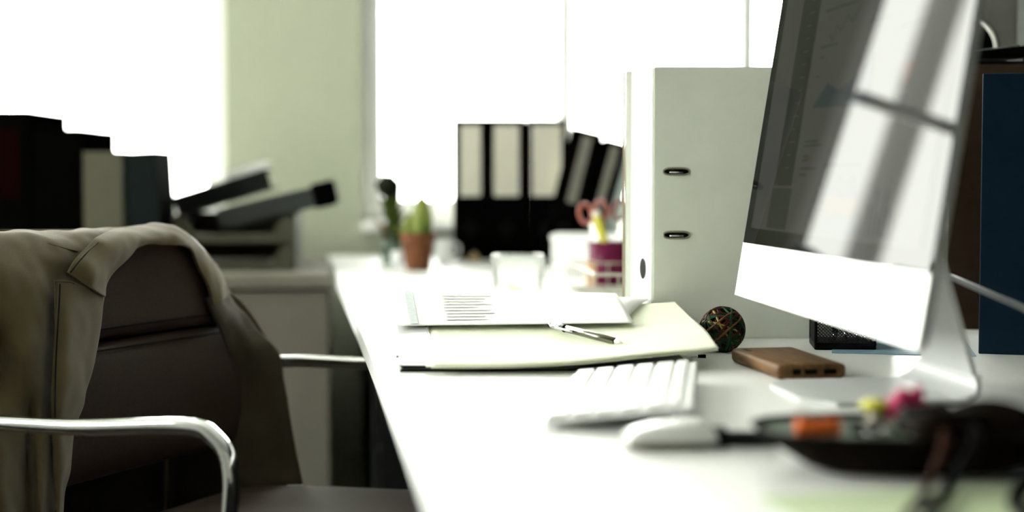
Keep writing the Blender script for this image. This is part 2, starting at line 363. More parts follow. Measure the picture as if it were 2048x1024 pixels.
grid(bm, dense(rows, 4)); obj('back_panel', bm, JACKET, jk, True, [('SOLIDIFY', dict(thickness=.004, offset=0))])
bm = newbm(); grid(bm, dense([[p+JN*.014+(CS*.03 if i == len(r)-1 else Vector()) for i, p in enumerate(r)] for r in rows[1:]], 4)); obj('lining', bm, LINING, jk, True)
def seam(parent, pts, r=.0011, m=None):
    bm = newbm(); tube(bm, [J(*p) for p in pts], r, 6, 5); return obj('seam', bm, m or JACKET, parent, True)
seam(near, [(30, 468, .014), (70, 480, .022), (110, 492, .032), (155, 503, .036)], .0014)
seam(lap, [(120, 568, .066), (119, 600, .068), (116, 650, .070), (112, 720, .072), (110, 790, .073), (110, 860, .073)], .0009, LINING)
seam(lap, [(111, 562, .062), (140, 564, .066), (150, 567, .066)], .0012)
seam(col, [(141, 545, .064), (155, 527, .064), (178, 501, .060), (206, 479, .046), (240, 464, .022)], .0009, LINING)
bx('care_tag', J(590, 974, .09), (.02, .001, .006), PAPER, jk)

# ================================================================== MONITOR (all-in-one computer)
MA, MB_ = cw(.236, 1.64, .805), cw(.2928, 1.115, .805)
ML = (MA-MB_).length; mu = (MB_-MA).normalized()              # s axis: from the far end towards the camera
mback = Vector((-mu.y, mu.x, 0)); mback = mback if mback.x > 0 else -mback
mloc = (MA+MB_)/2; mloc.z = DZ
rzm = math.atan2(mu.y, mu.x)
mon = thing('desktop_computer', 'slim silver all-in-one computer with a tilted glossy screen and charts', 'computer', mloc, rzm)
# local axes: x = along the screen towards the camera, y = mback (check sign), z up
ysgn = 1 if (Matrix.Rotation(rzm, 3, 'Z') @ Vector((0, 1, 0))).dot(mback) > 0 else -1
TILT = R(9); HB = .065; BH = .415
def ML_(s, t, d=0):    # s from the far end, t up the panel, d depth behind the front surface
    return Vector((s-ML/2, ysgn*(t*math.sin(TILT)+d*math.cos(TILT)), HB+t*math.cos(TILT)-d*math.sin(TILT)))
def slab(name, s0, s1, t0, t1, d0, d1, m, parent=mon, r=0, n=5):
    pts = []
    if r:
        for cx, cy, a0 in ((s1-r, t1-r, 0), (s0+r, t1-r, 90), (s0+r, t0+r, 180), (s1-r, t0+r, 270)):
            for k in range(n+1): a = R(a0+90*k/n); pts.append((cx+r*math.cos(a), cy+r*math.sin(a)))
    else: pts = [(s0, t0), (s1, t0), (s1, t1), (s0, t1)]
    bm = newbm(); prism(bm, [ML_(a, b, d0) for a, b in pts], ML_(0, 0, d1)-ML_(0, 0, d0)); return obj(name, bm, m, parent)
CHIN = .0565
body = slab('housing', 0, ML, 0, BH, .0012, .008, ALU, mon, .010)
bm = newbm(); ring = []
for ins, d in ((.004, .008), (.03, .018), (.08, .030), (.14, .036)):
    ring.append([bm.verts.new(ML_(a, b, d)) for a, b in ((ins, ins), (ML/2, ins), (ML-ins, ins), (ML-ins, BH/2), (ML-ins, BH-ins), (ML/2, BH-ins), (ins, BH-ins), (ins, BH/2))])
for a, b in zip(ring, ring[1:]):
    for k in range(8): bm.faces.new((a[k], a[(k+1) % 8], b[(k+1) % 8], b[k]))
bm.faces.new(ring[-1]); obj('back_housing', bm, ALU, mon, True)
ALUC = mat('satin_silver_chin', (.86, .87, .87), rough=.45, metal=.35, noise=.01)
slab('chin', .0005, ML-.0005, .0005, CHIN, 0, .0012, ALUC, mon)
def screenmat(name, col, e):                    # anti-reflective screen glass: emission under a thin mirror coat
    if name in MATS: return MATS[name]
    m = mat(name, (.003, .003, .003), rough=.5, noise=0, emit=col, estr=e, spec=0); nt = m.node_tree
    g = nt.nodes.new('ShaderNodeBsdfGlossy'); g.inputs['Roughness'].default_value = .02; mx_ = nt.nodes.new('ShaderNodeMixShader'); mx_.inputs[0].default_value = .066
    nt.links.new(nt.nodes['Principled BSDF'].outputs[0], mx_.inputs[1]); nt.links.new(g.outputs[0], mx_.inputs[2]); nt.links.new(mx_.outputs[0], nt.nodes['Material Output'].inputs[0]); return m
GL = screenmat('black_glass', (0, 0, 0), 0)
slab('glass_bezel', .0005, ML-.0005, CHIN, BH-.0005, .0002, .0012, GL, mon)
S0, S1, T0, T1 = .022, ML-.026, .073, BH-.024
E0 = .021
disp = slab('display', S0, S1, T0, T1, .0001, .0002, screenmat('page_grey', (1, 1, .88), E0))
def el(name, s0, s1, t0, t1, col, e=E0, lift=1): return slab(name, s0, s1, t0, t1, .0001-.00006*lift, .0001, screenmat('px_%s' % (name+str(col)+str(e)), col, e), disp)
def elp(name, pts, col, e=E0, lift=1):
    bm = newbm(); prism(bm, [ML_(a, b, .0001-.00006*lift) for a, b in pts], ML_(0, 0, .00005)-ML_(0, 0, 0)); return obj(name, bm, screenmat('px_%s' % (name+str(col)+str(e)), col, e), disp)
el('side_bar', .084, .143, .118, T1-.002, (.30, .30, .24), E0*.35)
el('side_bar_footer', .080, .146, .075, .1155, (.5, .5, .4), E0*.6)
for k in range(19):
    t = .135+k*.0128
    if t < T1-.01: el('menu_line', .112, .112+random.uniform(.012, .024), t, t+.0012, (1, 1, .9), E0*.9, 2)
elp('area_chart', [(.171, .193), (.206, .215), (.240, .206), (.285, .216), (.326, .234), (.331, .188)], (.22, .42, .55), E0*.9)
elp('pie_slice', [(.392, .221), (.428, .219), (.417, .199)], (.95, .25, .10), E0*2.2)
elp('pie_slice', [(.395, .1985), (.412, .1985), (.389, .219), (.372, .213)], (.75, .75, .72), E0*1.0)
elp('stacked_chart', [(.258, .108), (.285, .113), (.300, .108), (.337, .110), (.345, .100), (.335, .092), (.300, .094), (.262, .090)], (.95, .35, .18), E0*2.2)
elp('stacked_chart', [(.258, .0895), (.300, .0935), (.335, .0915), (.352, .098), (.356, .076), (.258, .076)], (.35, .60, .78), E0*1.6)
elp('stacked_chart', [(.262, .1145), (.285, .128), (.300, .122), (.322, .128), (.338, .111), (.300, .109), (.285, .114)], (.62, .70, .78), E0)
for k in range(6): el('teal_reflection', .375+k*.011, .380+k*.011, .078, .105+random.uniform(-.01, .014), (.15, .38, .42), E0*.6)  # teal strips paint reflected shapes into the screen
for s, t, wd in ((.165, .160, .040), (.165, .156, .055), (.165, .134, .050), (.165, .128, .02), (.165, .146, .016), (.165, .142, .016), (.235, .137, .10), (.165, .222, .012), (.30, .262, .05), (.165, .25, .05), (.165, .285, .09), (.17, .24, .012), (.38, .25, .06), (.26, .30, .12), (.39, .19, .03)): el('text_line', s, s+wd, t, t+.0014, (.2, .2, .18), E0*.35)
el('highlight_mark', .176, .190, .1425, .1455, (.9, .65, .15), E0); 
bm = newbm(); gp = [(.19, .262), (.20, .254), (.207, .268), (.22, .262), (.235, .275), (.25, .268), (.27, .28)]
for a, b in zip(gp, gp[1:]):
    q = Vector((b[0]-a[0], b[1]-a[1])).normalized()*.0006; prism(bm, [ML_(a[0]-q.y, a[1]+q.x, .00004), ML_(b[0]-q.y, b[1]+q.x, .00004), ML_(b[0]+q.y, b[1]-q.x, .00004), ML_(a[0]+q.y, a[1]-q.x, .00004)], ML_(0, 0, .00005)-ML_(0, 0, 0))
obj('line_graph', bm, screenmat('px_line', (.2, .2, .18), E0*.3), disp)
# stand: foot, bend and neck as one bent sheet
prof = [(-.030, .0), (.085, .0), (.105, .002), (.117, .010), (.120, .022), (.116, .040), (.060, .235)]
thk = .0045
bm = newbm()
def stand_pt(n, z, x): return Vector((x+.030, ysgn*n, z))
pp = smoothpath([(n, 0, z) for n, z in prof], 4)
inner, outer = [], []
for i, p in enumerate(pp):
    a, b = pp[max(0, i-1)], pp[min(len(pp)-1, i+1)]; t = (b-a).normalized(); nn = Vector((-t.z, 0, t.x)); outer.append(p); inner.append(p+nn*thk)
def halfw(i): return .075-.030*max(0, (i/len(pp)-.45))/.55
def fr(i, p):  # rounded front corners of the foot
    d = p.x+.030; return min(halfw(i), .075-.03+math.sqrt(max(0, .03**2-max(0, .03-d)**2)))
cols = [[bm.verts.new(stand_pt(p.x, max(0, p.z), s*fr(i, p))) for i, p in enumerate(L)] for L, s in ((outer, -1), (outer, 1), (inner, 1), (inner, -1))]
for i in range(len(pp)-1):
    for k in range(4): a, b = cols[k], cols[(k+1) % 4]; bm.faces.new((a[i], a[i+1], b[i+1], b[i]))
for i in (0, len(pp)-1): bm.faces.new([c[i] for c in cols])
obj('stand', bm, mat('satin_stand', (.62, .63, .63), rough=.5, metal=.3, noise=.01), mon)
bm = newbm(); cl = Matrix.Rotation(-rzm, 4, 'Z') @ Matrix.Translation(-mloc)
pts = [cl @ atd(1856, 546, 1.45), cl @ atd(1895, 552, 1.50), cl @ atd(1930, 566, 1.46), cl @ atd(1990, 592, 1.40), cl @ atd(2050, 618, 1.36), cl @ atd(2110, 655, 1.33), cl @ (onz(2150, 762)+Vector((0, 0, .008))), cl @ (onz(2190, 775)+Vector((0, 0, .005))), cl @ (onz(2240, 780)+Vector((0, 0, .005)))]
tube(bm, pts, .0032, 8, 5); obj('power_cable', bm, mat('white_cable', (.35, .36, .37), rough=.4, noise=.02), mon, True)

# ================================================================== KEYBOARD
ka, kb = Vector((.020, 1.155)), Vector((.058, 1.445)); kdir = (kb-ka).normalized()
kc = (ka+kb)/2+Vector((kdir.y, -kdir.x))*.0575
kl = cw(kc.x, kc.y); kang = math.atan2(kdir.y, kdir.x)-YAW
kbd = thing('keyboard', 'slim white keyboard with rows of low keys on a silver tray', 'keyboard', kl, kang)
# local x: towards the far end; local y: left -> user side.  rear (right, -y) raised
KT = R(6.5)
def KP(x, y, z): return Vector((x, y*math.cos(KT), .003+(.0575-y)*math.sin(KT)+z))
KM = Matrix(((1, 0, 0, 0), (0, math.cos(KT), math.sin(KT)*0, 0), (0, -math.sin(KT), 1, .003+.0575*math.sin(KT)), (0, 0, 0, 1)))
bx('tray', (0, 0, .002), (.280, .115, .004), ALUC, kbd, .0018, 2, KM)
bm = newbm(); tube(bm, [(-.135, -.050, .0095), (.135, -.050, .0095)], .0085, 14); obj('battery_tube', bm, ALU, kbd, True)
kmeshes = {}
def key(x0, x1, y0, y1):
    wx, wy = round(x1-x0, 4), round(y1-y0, 4)
    if (wx, wy) not in kmeshes:
        bm = newbm(); box(bm, (0, 0, 0), (wx, wy, .004), .0014, 1); me = bpy.data.meshes.new('key'); bm.to_mesh(me); bm.free(); me.materials.append(WHITEKEY); kmeshes[(wx, wy)] = me
    o = bpy.data.objects.new('key', kmeshes[(wx, wy)]); C.objects.link(o); o.parent = kbd
    o.location = KM @ Vector(((x0+x1)/2, (y0+y1)/2, .0055)); o.rotation_euler = (-KT, 0, 0)
rowsK = [[1.25]*3+[5.2]+[1.25]*2+[1]*3, [2.3]+[1]*10+[2.3], [1.8]+[1]*11+[1.8], [1.55]+[1]*12+[1.05], [1]*13+[1.6], [1.04]*14]
y = .0545
for i, rw in enumerate(rowsK):
    hk = .0185 if i < 5 else .0125; tot = sum(rw); x = .136
    for wk in rw:
        dx = wk*.272/tot; key(x-dx+.0011, x-.0011, y-hk+.0011, y-.0011); x -= dx
    y -= hk

# ================================================================== PAPERS IN THE MIDDLE OF THE DESK
nb = thing('notebook', 'thin charcoal clipboard folder at the bottom of the paper pile', 'folder', cw(.030, 1.63), CAMROT+R(1.5))
SLATE = mat('slate_cover', (.007, .010, .009), rough=.4, noise=.1)
bx('cover', (0, -.002, .0056), (.285, .240, .0018), SLATE, nb, .0008); bx('cover', (0, -.002, .0010), (.285, .240, .002), SLATE, nb, .0008)
bx('pages', (0, .0, .0033), (.280, .232, .0028), mat('grey_page_edges', (.12, .13, .12), rough=.8, noise=.1), nb)
# wedge-shaped ring binder lying on it (thin side towards the camera)
wl = cw(.012, 1.69, DZ+.0067); wb = thing('ring_binder', 'white ring binder lying flat beneath the cream folder', 'binder', wl, CAMROT)
WB = mat('white_binder_card', (.80, .82, .77), rough=.5, noise=.02)
def wedge(name, x0, x1, y0, y1, b0, b1, t0, t1, m, parent):
    bm = newbm(); prism(bm, [(x0, y0, b0), (x0, y1, b1), (x0, y1, t1), (x0, y0, t0)], (x1-x0, 0, 0)); return obj(name, bm, m, parent)
wedge('cover', -.130, .130, -.125, .145, 0, 0, .0015, .0015, WB, wb)
wedge('pages', -.125, .125, -.100, .120, .0016, .0016, .0042, .027, PAPER, wb)
wedge('cover', -.130, .130, -.125, .145, .0016, .0320, .0028, .0332, WB, wb)
wedge('spine', -.130, .130, .1452, .1468, 0, 0, .0332, .0332, WB, wb)
# cream folder: points from the photo, heights from the binder below it
fo = thing('cardboard_folder', 'pale cream card folder with a lifted right corner under the pen', 'folder', cw(.05, 1.66, DZ+.02), CAMROT)
def FL(px, py, D): return Matrix.Rotation(-CAMROT, 4, 'Z') @ (atd(px, py, D)-fo.location)
def curve_sheet(name, rows, m, parent, th, conv):
    bm = newbm(); grid(bm, dense([[conv(*p) for p in r] for r in rows], 4)); return obj(name, bm, m, parent, True, [('SOLIDIFY', dict(thickness=th, offset=1))])
curve_sheet('lower_leaf', [
    [(862, 735, 1.490), (1000, 735, 1.490), (1150, 728, 1.494), (1300, 713, 1.505), (1400, 704, 1.52), (1436, 700, 1.528)],
    [(860, 692, 1.60), (1000, 690, 1.60), (1150, 688, 1.60), (1290, 680, 1.60), (1380, 670, 1.605), (1415, 664, 1.61)],
    [(858, 650, 1.70), (1000, 649, 1.70), (1150, 648, 1.70), (1280, 646, 1.70), (1355, 638, 1.70), (1382, 634, 1.70)],
    [(856, 611, 1.81), (1000, 611, 1.81), (1150, 611, 1.81), (1270, 610, 1.81), (1330, 607, 1.80), (1350, 605, 1.80)]], PAPERG, fo, .0008, FL)
curve_sheet('upper_leaf', [
    [(852, 733, 1.485), (1000, 732, 1.485), (1150, 724, 1.488), (1300, 708, 1.50), (1400, 700, 1.515), (1437, 696, 1.523)],
    [(852, 690, 1.60), (1000, 688, 1.60), (1150, 686, 1.60), (1290, 678, 1.60), (1380, 668, 1.60), (1412, 662, 1.605)],
    [(852, 648, 1.70), (1000, 647, 1.70), (1150, 646, 1.70), (1280, 644, 1.70), (1355, 636, 1.70), (1380, 632, 1.70)],
    [(852, 610, 1.805), (1000, 610, 1.805), (1150, 610, 1.805), (1270, 608, 1.805), (1330, 605, 1.80), (1350, 603, 1.80)]], PAPERG, fo, .0006, FL)
# plastic sleeve sticking out at the left
sl = thing('plastic_sleeve', 'white plastic document sleeve sticking out left of the cream folder', 'sleeve', cw(-.09, 1.6, DZ+.015), CAMROT)
def SLv(px, py, D): return Matrix.Rotation(-CAMROT, 4, 'Z') @ (atd(px, py, D)-sl.location)
SLEEVE = mat('milky_plastic', (.80, .82, .80), rough=.25, noise=.01)
curve_sheet('sheet', [[(800, 731, 1.515), (830, 731, 1.515), (858, 731, 1.515)], [(796, 690, 1.61), (828, 688, 1.61), (856, 688, 1.61)], [(790, 652, 1.69), (826, 651, 1.69), (856, 650, 1.69)], [(786, 626, 1.76), (826, 626, 1.76), (856, 626, 1.76)]], SLEEVE, sl, .0004, SLv)
bm = newbm(); tube(bm, [SLv(868, 729, 1.512), SLv(862, 690, 1.605), SLv(853, 650, 1.69)], .0022, 8, 4, flat=.4); obj('slide_bar', bm, mat('clear_bar', (.70, .72, .70), rough=.2, noise=.01), sl, True)
# printed sheet on top
ps = thing('printed_sheet', 'loose white printed page with a grey stripe lying across the folder', 'paper', cw(0, 1.72, DZ+.035), CAMROT)
def PSv(px, py, D): return Matrix.Rotation(-CAMROT, 4, 'Z') @ (atd(px, py, D)-ps.location)
def pgrid(s, t):       # s 0..1 left to right, t 0..1 near to far
    xl = 790*(1-t)+778*t; xr = 1268*(1-t)+1232*t; yn = 652-4*math.sin(s*PI)*0-(6*s); yf = 581+3*abs(s-.2)+8*max(0, s-.5)
    D = 1.668*(1-t)+1.85*t
    return (xl+(xr-xl)*s, yn*(1-t)+yf*t-2.0*math.sin(PI*t), D)
curve_sheet('page', [[pgrid(s/8, t/4) for s in range(9)] for t in range(5)], PAPER, ps, .0003, PSv)
INKG = mat('grey_print', (.52, .58, .58), rough=.8, noise=.08, scale=200); INKP = mat('pale_print', (.70, .70, .69), rough=.8, noise=.2, scale=300)
def pprint(name, s0, s1, t0, t1, m):
    bm = newbm(); rr = []
    for j in range(7):
        row = []
        for i in range(7):
            p = PSv(*pgrid(s0+(s1-s0)*i/6, t0+(t1-t0)*j/6)); p.z += .0011; row.append(p)
        rr.append(row)
    grid(bm, rr); return obj(name, bm, m, ps)
pprint('printed_stripe', .065, .098, .03, .97, INKG)
for k in range(9):
    s0 = .215+random.uniform(0, .01); pprint('printed_line', s0, s0+random.uniform(.15, .24), .12+k*.085, .12+k*.085+.04, INKP)
for k in range(14): pprint('printed_mark', .52+k*.023, .526+k*.023, .13, .20+.22*random.random(), mat('faint_print', (.76, .76, .74), rough=.8, noise=.05))
# a second page peeking out behind
p2 = thing('printed_sheet', 'second white page showing behind the grey-striped page', 'paper', cw(.03, 1.78, DZ+.03), CAMROT)
def P2v(px, py, D): return Matrix.Rotation(-CAMROT, 4, 'Z') @ (atd(px, py, D)-p2.location)
curve_sheet('page', [[(805, 645, 1.69), (1040, 643, 1.69), (1250, 640, 1.69)], [(800, 612, 1.78), (1040, 610, 1.78), (1280, 610, 1.78)], [(800, 590, 1.86), (1040, 588, 1.86), (1302, 597, 1.83)]], PAPER, p2, .0003, P2v)
# pen
pa, pb = atd(1098, 656, 1.668), atd(1245, 694, 1.572); pa.z += .004; pb.z += .004
pen = thing('ballpoint_pen', 'silver ballpoint pen with a clip lying on the cream folder', 'pen', (pa+pb)/2)
dv = (pb-pa); L = dv.length; dv.normalize(); c0 = pen.location
STEEL = mat('pen_steel', (.22, .22, .17), rough=.22, metal=1, noise=.03)
def pp_(t): return pa+dv*(t*L)-c0
bm = newbm(); tube(bm, [pp_(.06), pp_(.22)], .0040, 14); obj('cap', bm, CHROME, pen, True)
bm = newbm(); tube(bm, [pp_(.0), pp_(.03), pp_(.06)], [.0024, .0026, .003], 12); obj('push_button', bm, STEEL, pen, True)
bm = newbm(); tube(bm, [pp_(.22), pp_(.235)], .0042, 14); obj('ring', bm, BLACK, pen, True)
bm = newbm(); tube(bm, [pp_(.235), pp_(.6), pp_(.90)], [.0038, .0040, .0036], 14); obj('barrel', bm, STEEL, pen, True)
bm = newbm(); tube(bm, [pp_(.90), pp_(.93), pp_(.985), pp_(1.0)], [.0032, .0026, .0010, .0005], 12); obj('tip', bm, CHROME, pen, True)
sd = dv.cross(Vector((0, 0, 1))).normalized()
if sd.dot(FH) > 0: sd = -sd
bm = newbm(); tube(bm, [pp_(.05)+sd*.004, pp_(.10)+sd*.007, pp_(.35)+sd*.0062, pp_(.38)+sd*.0045], .0012, 8); obj('clip', bm, CHROME, pen, True)

# ================================================================== WHITE LEVER ARCH FILE
P0 = cw(.1645, 1.815); P3 = cw(.1438, 1.890); P1 = cw(.1645+.285, 1.823); P2 = cw(.1438+.285, 1.900)
lb = thing('lever_arch_file', 'tall white lever arch file standing behind the monitor', 'binder', (P0+P2)/2)
LC = mat('white_file_card', (.84, .87, .78), rough=.45, noise=.025, scale=25); LS = mat('white_file_spine', (.82, .84, .81), rough=.4, noise=.015); EDGE = mat('raw_board_edge', (.42, .36, .26), rough=.8, noise=.1)
HB_ = .318
def board(name, a, b, th, inward, m, ext=(0, 0), h=HB_, z=0):
    d = (b-a).normalized(); a2 = a-d*ext[0]; b2 = b+d*ext[1]; q = Vector((-d.y, d.x, 0)); q = q if q.dot(inward) > 0 else -q
    bm = newbm(); o0 = lb.location+Vector((0, 0, -z)); prism(bm, [a2-o0, b2-o0, b2+q*th-o0, a2+q*th-o0], (0, 0, h)); bmesh.ops.bevel(bm, geom=bm.edges[:], offset=.0009, segments=2, affect='EDGES'); return obj(name, bm, m, lb)
fc = board('front_cover', P0+(P1-P0).normalized()*.001, P1, .0028, P3-P0, LC)
sp = board('spine', P0, P3, .0026, P1-P0, LS, (-.0032, -.0032))
bc = board('back_cover', P3, P2, .0028, P0-P3, LC, (.006, 0))
board('raw_edge', P3+Vector((0, 0, 0))-(P2-P3).normalized()*.0092, P3-(P2-P3).normalized()*.0064, .0028, P0-P3, EDGE)
pgd = (P1-P0).normalized(); o0 = lb.location
bm = newbm(); prism(bm, [P0+pgd*.03+FH*.012-o0, P0+pgd*.25+FH*.012-o0, P0+pgd*.25+FH*.060-o0, P0+pgd*.03+FH*.060-o0], (0, 0, .297)); obj('pages', bm, PAPER, lb)
def on_cover(px, py): d = (P1-P0).normalized(); n = Vector((d.y, -d.x, 0)); return onplane(px, py, P0, n)-o0, d, n
def oval(bm, c, d, n, wx, wz, r0, off):       # stadium ring
    pts = []
    for k in range(32):
        a = 2*PI*k/32; x = math.copysign(abs(math.cos(a))**.45, math.cos(a)); z = math.sin(a); pts.append(c+d*(x*wx/2)+Vector((0, 0, 1))*(z*wz/2)+n*off)
    return pts
for py in (343, 470):
    c, d, n = on_cover(1353, py)
    bm = newbm(); bm.faces.new([bm.verts.new(p) for p in oval(bm, c, d, n, .030, .0065, 0, .0003)]); sl_ = obj('slot', bm, BLACK, lb)
    bm = newbm(); tube(bm, oval(bm, c, d, n, .031, .0080, 0, .0005), .0011, 6, closed=True); obj('metal_rim', bm, mat('nickel_rim', (.30, .29, .21), rough=.35, metal=.5), sl_, True)
    bm = newbm(); tube(bm, [c+d*-.008+n*.0006+Vector((0, 0, -.001)), c+d*.008+n*.0006+Vector((0, 0, -.001))], .0009, 6); obj('ring_tip', bm, CHROME, sl_, True)
sdv = (P3-P0).normalized(); sn = Vector((sdv.y, -sdv.x, 0)); sn = sn if sn.dot(RT) < 0 else -sn
def on_spine(px, py): return onplane(px, py, P0, sn)-o0
c = on_spine(1286, 537)
bm = newbm(); bm.faces.new([bm.verts.new(c+sn*.0004+sdv*(.0105*math.cos(2*PI*k/28))+Vector((0, 0, .0125*math.sin(2*PI*k/28)))) for k in range(28)]); fh = obj('finger_hole', bm, BLACK, lb)
SCRIB = mat('faded_blue_ink', (.50, .53, .56), rough=.8, noise=.1)
bm = newbm(); tube(bm, [on_spine(x, yy)+sn*.0002 for x, yy in ((1284, 350), (1291, 360), (1283, 368), (1292, 378), (1284, 386), (1293, 394), (1282, 402), (1294, 410), (1290, 421))], .0008, 5); obj('handwriting', bm, SCRIB, lb)

# ================================================================== SMALL THINGS NEAR THE FOCUS
# rubber band ball
bp_ = onz(1444, 702); BR = .0235
ball = thing('rubber_band_ball', 'ball of green, red and yellow rubber bands next to the white file', 'ball', bp_)
bm = newbm(); bmesh.ops.create_icosphere(bm, subdivisions=3, radius=BR*.93, matrix=Matrix.Translation((0, 0, BR))); obj('core', bm, mat('dark_rubber', (.02, .012, .010), rough=.6), ball, True)
cols_ = [(.012, .055, .02), (.05, .006, .005), (.015, .065, .03), (.012, .055, .02), (.16, .05, .01), (.24, .17, .02), (.04, .005, .006), (.01, .03, .015), (.06, .018, .007), (.012, .010, .008), (.03, .005, .005)]
for k in range(52):
    ax = Vector((random.gauss(0, 1), random.gauss(0, 1), random.gauss(0, 1))).normalized(); e1 = ax.orthogonal().normalized(); e2 = ax.cross(e1); off = random.uniform(-.25, .25)*BR; rr = math.sqrt((BR*.985)**2-off**2)*random.uniform(.97, 1.06)
    bm = newbm(); tube(bm, [Vector((0, 0, BR))+ax*(off+.0012*math.sin(3*a+k))+e1*rr*math.cos(a)+e2*rr*math.sin(a) for a in [2*PI*i/36 for i in range(36)]], random.uniform(.0007, .0017), 6, closed=True)
    ci = random.randrange(len(cols_)); obj('rubber_band', bm, mat('band_%d' % ci, cols_[ci], rough=.55, noise=.1), ball, True)
bc_ = thing('binder_clip', 'tiny black binder clip beside the rubber band ball', 'clip', onz(1404, 716), CAMROT+R(10)); bc_.scale = (.6, .6, .6)
bm = newbm(); prism(bm, [(-.008, 0, 0), (.006, -.004, 0), (.006, .004, 0)], (0, 0, .006)); obj('body', bm, BLACK, bc_)
bm = newbm(); tube(bm, [(-.008, .003, .003), (-.016, .004, .002), (-.02, 0, .002), (-.016, -.004, .002), (-.008, -.003, .003)], .0007, 6, 4); obj('handle', bm, CHROME, bc_, True)
# wooden power bank
WOODP = wood('walnut_veneer', (.080, .042, .017), (.185, .100, .042))
a1, a2, a3 = onz(1530, 761), onz(1668, 758), onz(1484, 724)
pbl = (a2+a3)/2; pbx = (a2-a1).normalized(); pang = math.atan2(pbx.y, pbx.x); PW = (a2-a1).length; PLn = .148
pbk = thing('power_bank', 'small wooden power bank with dark USB ports beside the monitor foot', 'power bank', pbl, pang)
bx('case', (0, 0, .0075), (PW, PLn, .0145), WOODP, pbk, .0050, 4, smooth=True)
for x, wd in ((-.45, .008), (-.04, .0125), (.52, .0125)):
    pt = bx('usb_port', (x*PW/2, -PLn/2-.0001, .0076), (wd, .0012, .0048), BLACK, pbk, .0004)
bx('indicator_slot', (-PW*.36, PLn*.34, .0148), (.005, .020, .0004), BLACK, pbk)
# mesh pen pot behind the monitor
q0, q1 = onz(1620, 704), onz(1738, 713)
mc = thing('mesh_pen_pot', 'square black wire mesh pen pot partly hidden by the monitor', 'pen pot', onz(1684, 694), CAMROT+R(-6))
Wm, Hm = .064, .098
bx('base', (0, 0, .004), (Wm+.003, Wm+.003, .008), BLACK, mc, .002)
bm = newbm(); tube(bm, [(-Wm/2, -Wm/2, Hm), (Wm/2, -Wm/2, Hm), (Wm/2, Wm/2, Hm), (-Wm/2, Wm/2, Hm)], .0022, 8, closed=True); obj('rim', bm, BLACK, mc)
for sx in (-1, 1):
    for sy in (-1, 1): bm = newbm(); cyl(bm, (sx*Wm/2, sy*Wm/2, .006), (sx*Wm/2, sy*Wm/2, Hm), .0016, 8); obj('corner_post', bm, BLACK, mc)
MESHM = mat('black_mesh_wire', (.03, .03, .03), rough=.3, metal=.5, noise=.05)
for ax_, sg in ((0, -1), (0, 1), (1, -1), (1, 1)):
    bm = newbm(); st_ = .0036; hgt = Hm-.009
    for sl2 in (-1, 1):
        k = -hgt
        while k < Wm+hgt:
            # line x = k + sl*z clipped to the panel
            zs = []
            z0, z1 = 0, hgt
            for z in (0, hgt): pass
            if sl2 > 0: z0 = max(0, -k); z1 = min(hgt, Wm-k)
            else: z0 = max(0, k-Wm); z1 = min(hgt, k)
            if z1-z0 > .001:
                pts = []
                for z in (z0, z1):
                    x = k+sl2*z-Wm/2; pts.append(Vector((x, sg*Wm/2, .008+z)) if ax_ == 1 else Vector((sg*Wm/2, x, .008+z)))
                tube(bm, pts, .00055, 3)
            k += st_
    obj('mesh_panel', bm, MESHM, mc)
for i, (x, y_, t1, t2) in enumerate(((-.012, -.010, .01, .006), (.006, .004, -.008, .01), (.014, -.012, .004, -.004))):
    t = tag(thing('pen', ['slim silver pen leaning left in the mesh pot', 'steel pencil at the back of the mesh pot', 'short silver pen at the right in the mesh pot'][i], 'pen', mc.location+Vector((x, y_, .009))), ['slim silver pen leaning left in the mesh pot', 'steel pencil at the back of the mesh pot', 'short silver pen at the right in the mesh pot'][i], 'pen', 'pens in the mesh pot')
    bm = newbm(); tube(bm, [(0, 0, .008), (t1*1.2, t2*1.2, .105)], .0034, 10); obj('barrel', bm, STEEL, t, True)
    bm = newbm(); tube(bm, [(0, 0, .0), (0, 0, .008)], [.001, .0034], 10); obj('tip', bm, CHROME, t, True)
# blue lined sheet added for the blue tint on the desk behind the stand
bs = thing('lined_sheet', 'pale blue lined paper added for the blue tint behind the monitor stand', 'paper', onz(1800, 690), CAMROT+R(-12))
bx('page', (0, 0, .0006), (.15, .20, .0006), mat('pale_blue_paper', (.22, .36, .46), rough=.7, noise=.02), bs)
for k in range(9): bx('ruled_line', (0, -.085+k*.021, .00095), (.14, .0012, .0001), mat('blue_rule', (.18, .30, .40), rough=.8, noise=.05), bs)

# ================================================================== THINGS AT THE RIGHT
def file_box(name, label, cat, loc, rz, sz, m, group=None):
    t = thing(name, label, cat, loc, rz, group); return t
BLUE = mat('navy_blue_card', (.002, .016, .034), rough=.45, noise=.06, scale=20)
bl = atd(1957, 684, 1.66); bl.z = DZ
bb = thing('box_file', 'dark blue box file standing at the right end of the desk', 'file', bl, CAMROT+R(-18.5))
hb2 = .300
bx('front_board', (.13, .0015, hb2/2), (.26, .003, hb2), BLUE, bb, .0012); bx('spine', (.0015, .035, hb2/2), (.003, .064, hb2), BLUE, bb, .001); bx('back_board', (.13, .0685, hb2/2), (.26, .003, hb2), BLUE, bb, .0012)
bx('pages', (.135, .035, hb2/2-.006), (.24, .055, hb2-.02), LABELC, bb)
BROWN = mat('brown_cardboard', (.024, .014, .007), rough=.75, noise=.1, scale=60)
br_ = atd(1893, 640, 1.93); br_.z = DZ
bt = thing('magazine_box', 'dark brown cardboard magazine box behind the blue file', 'file', br_, CAMROT+R(-17))
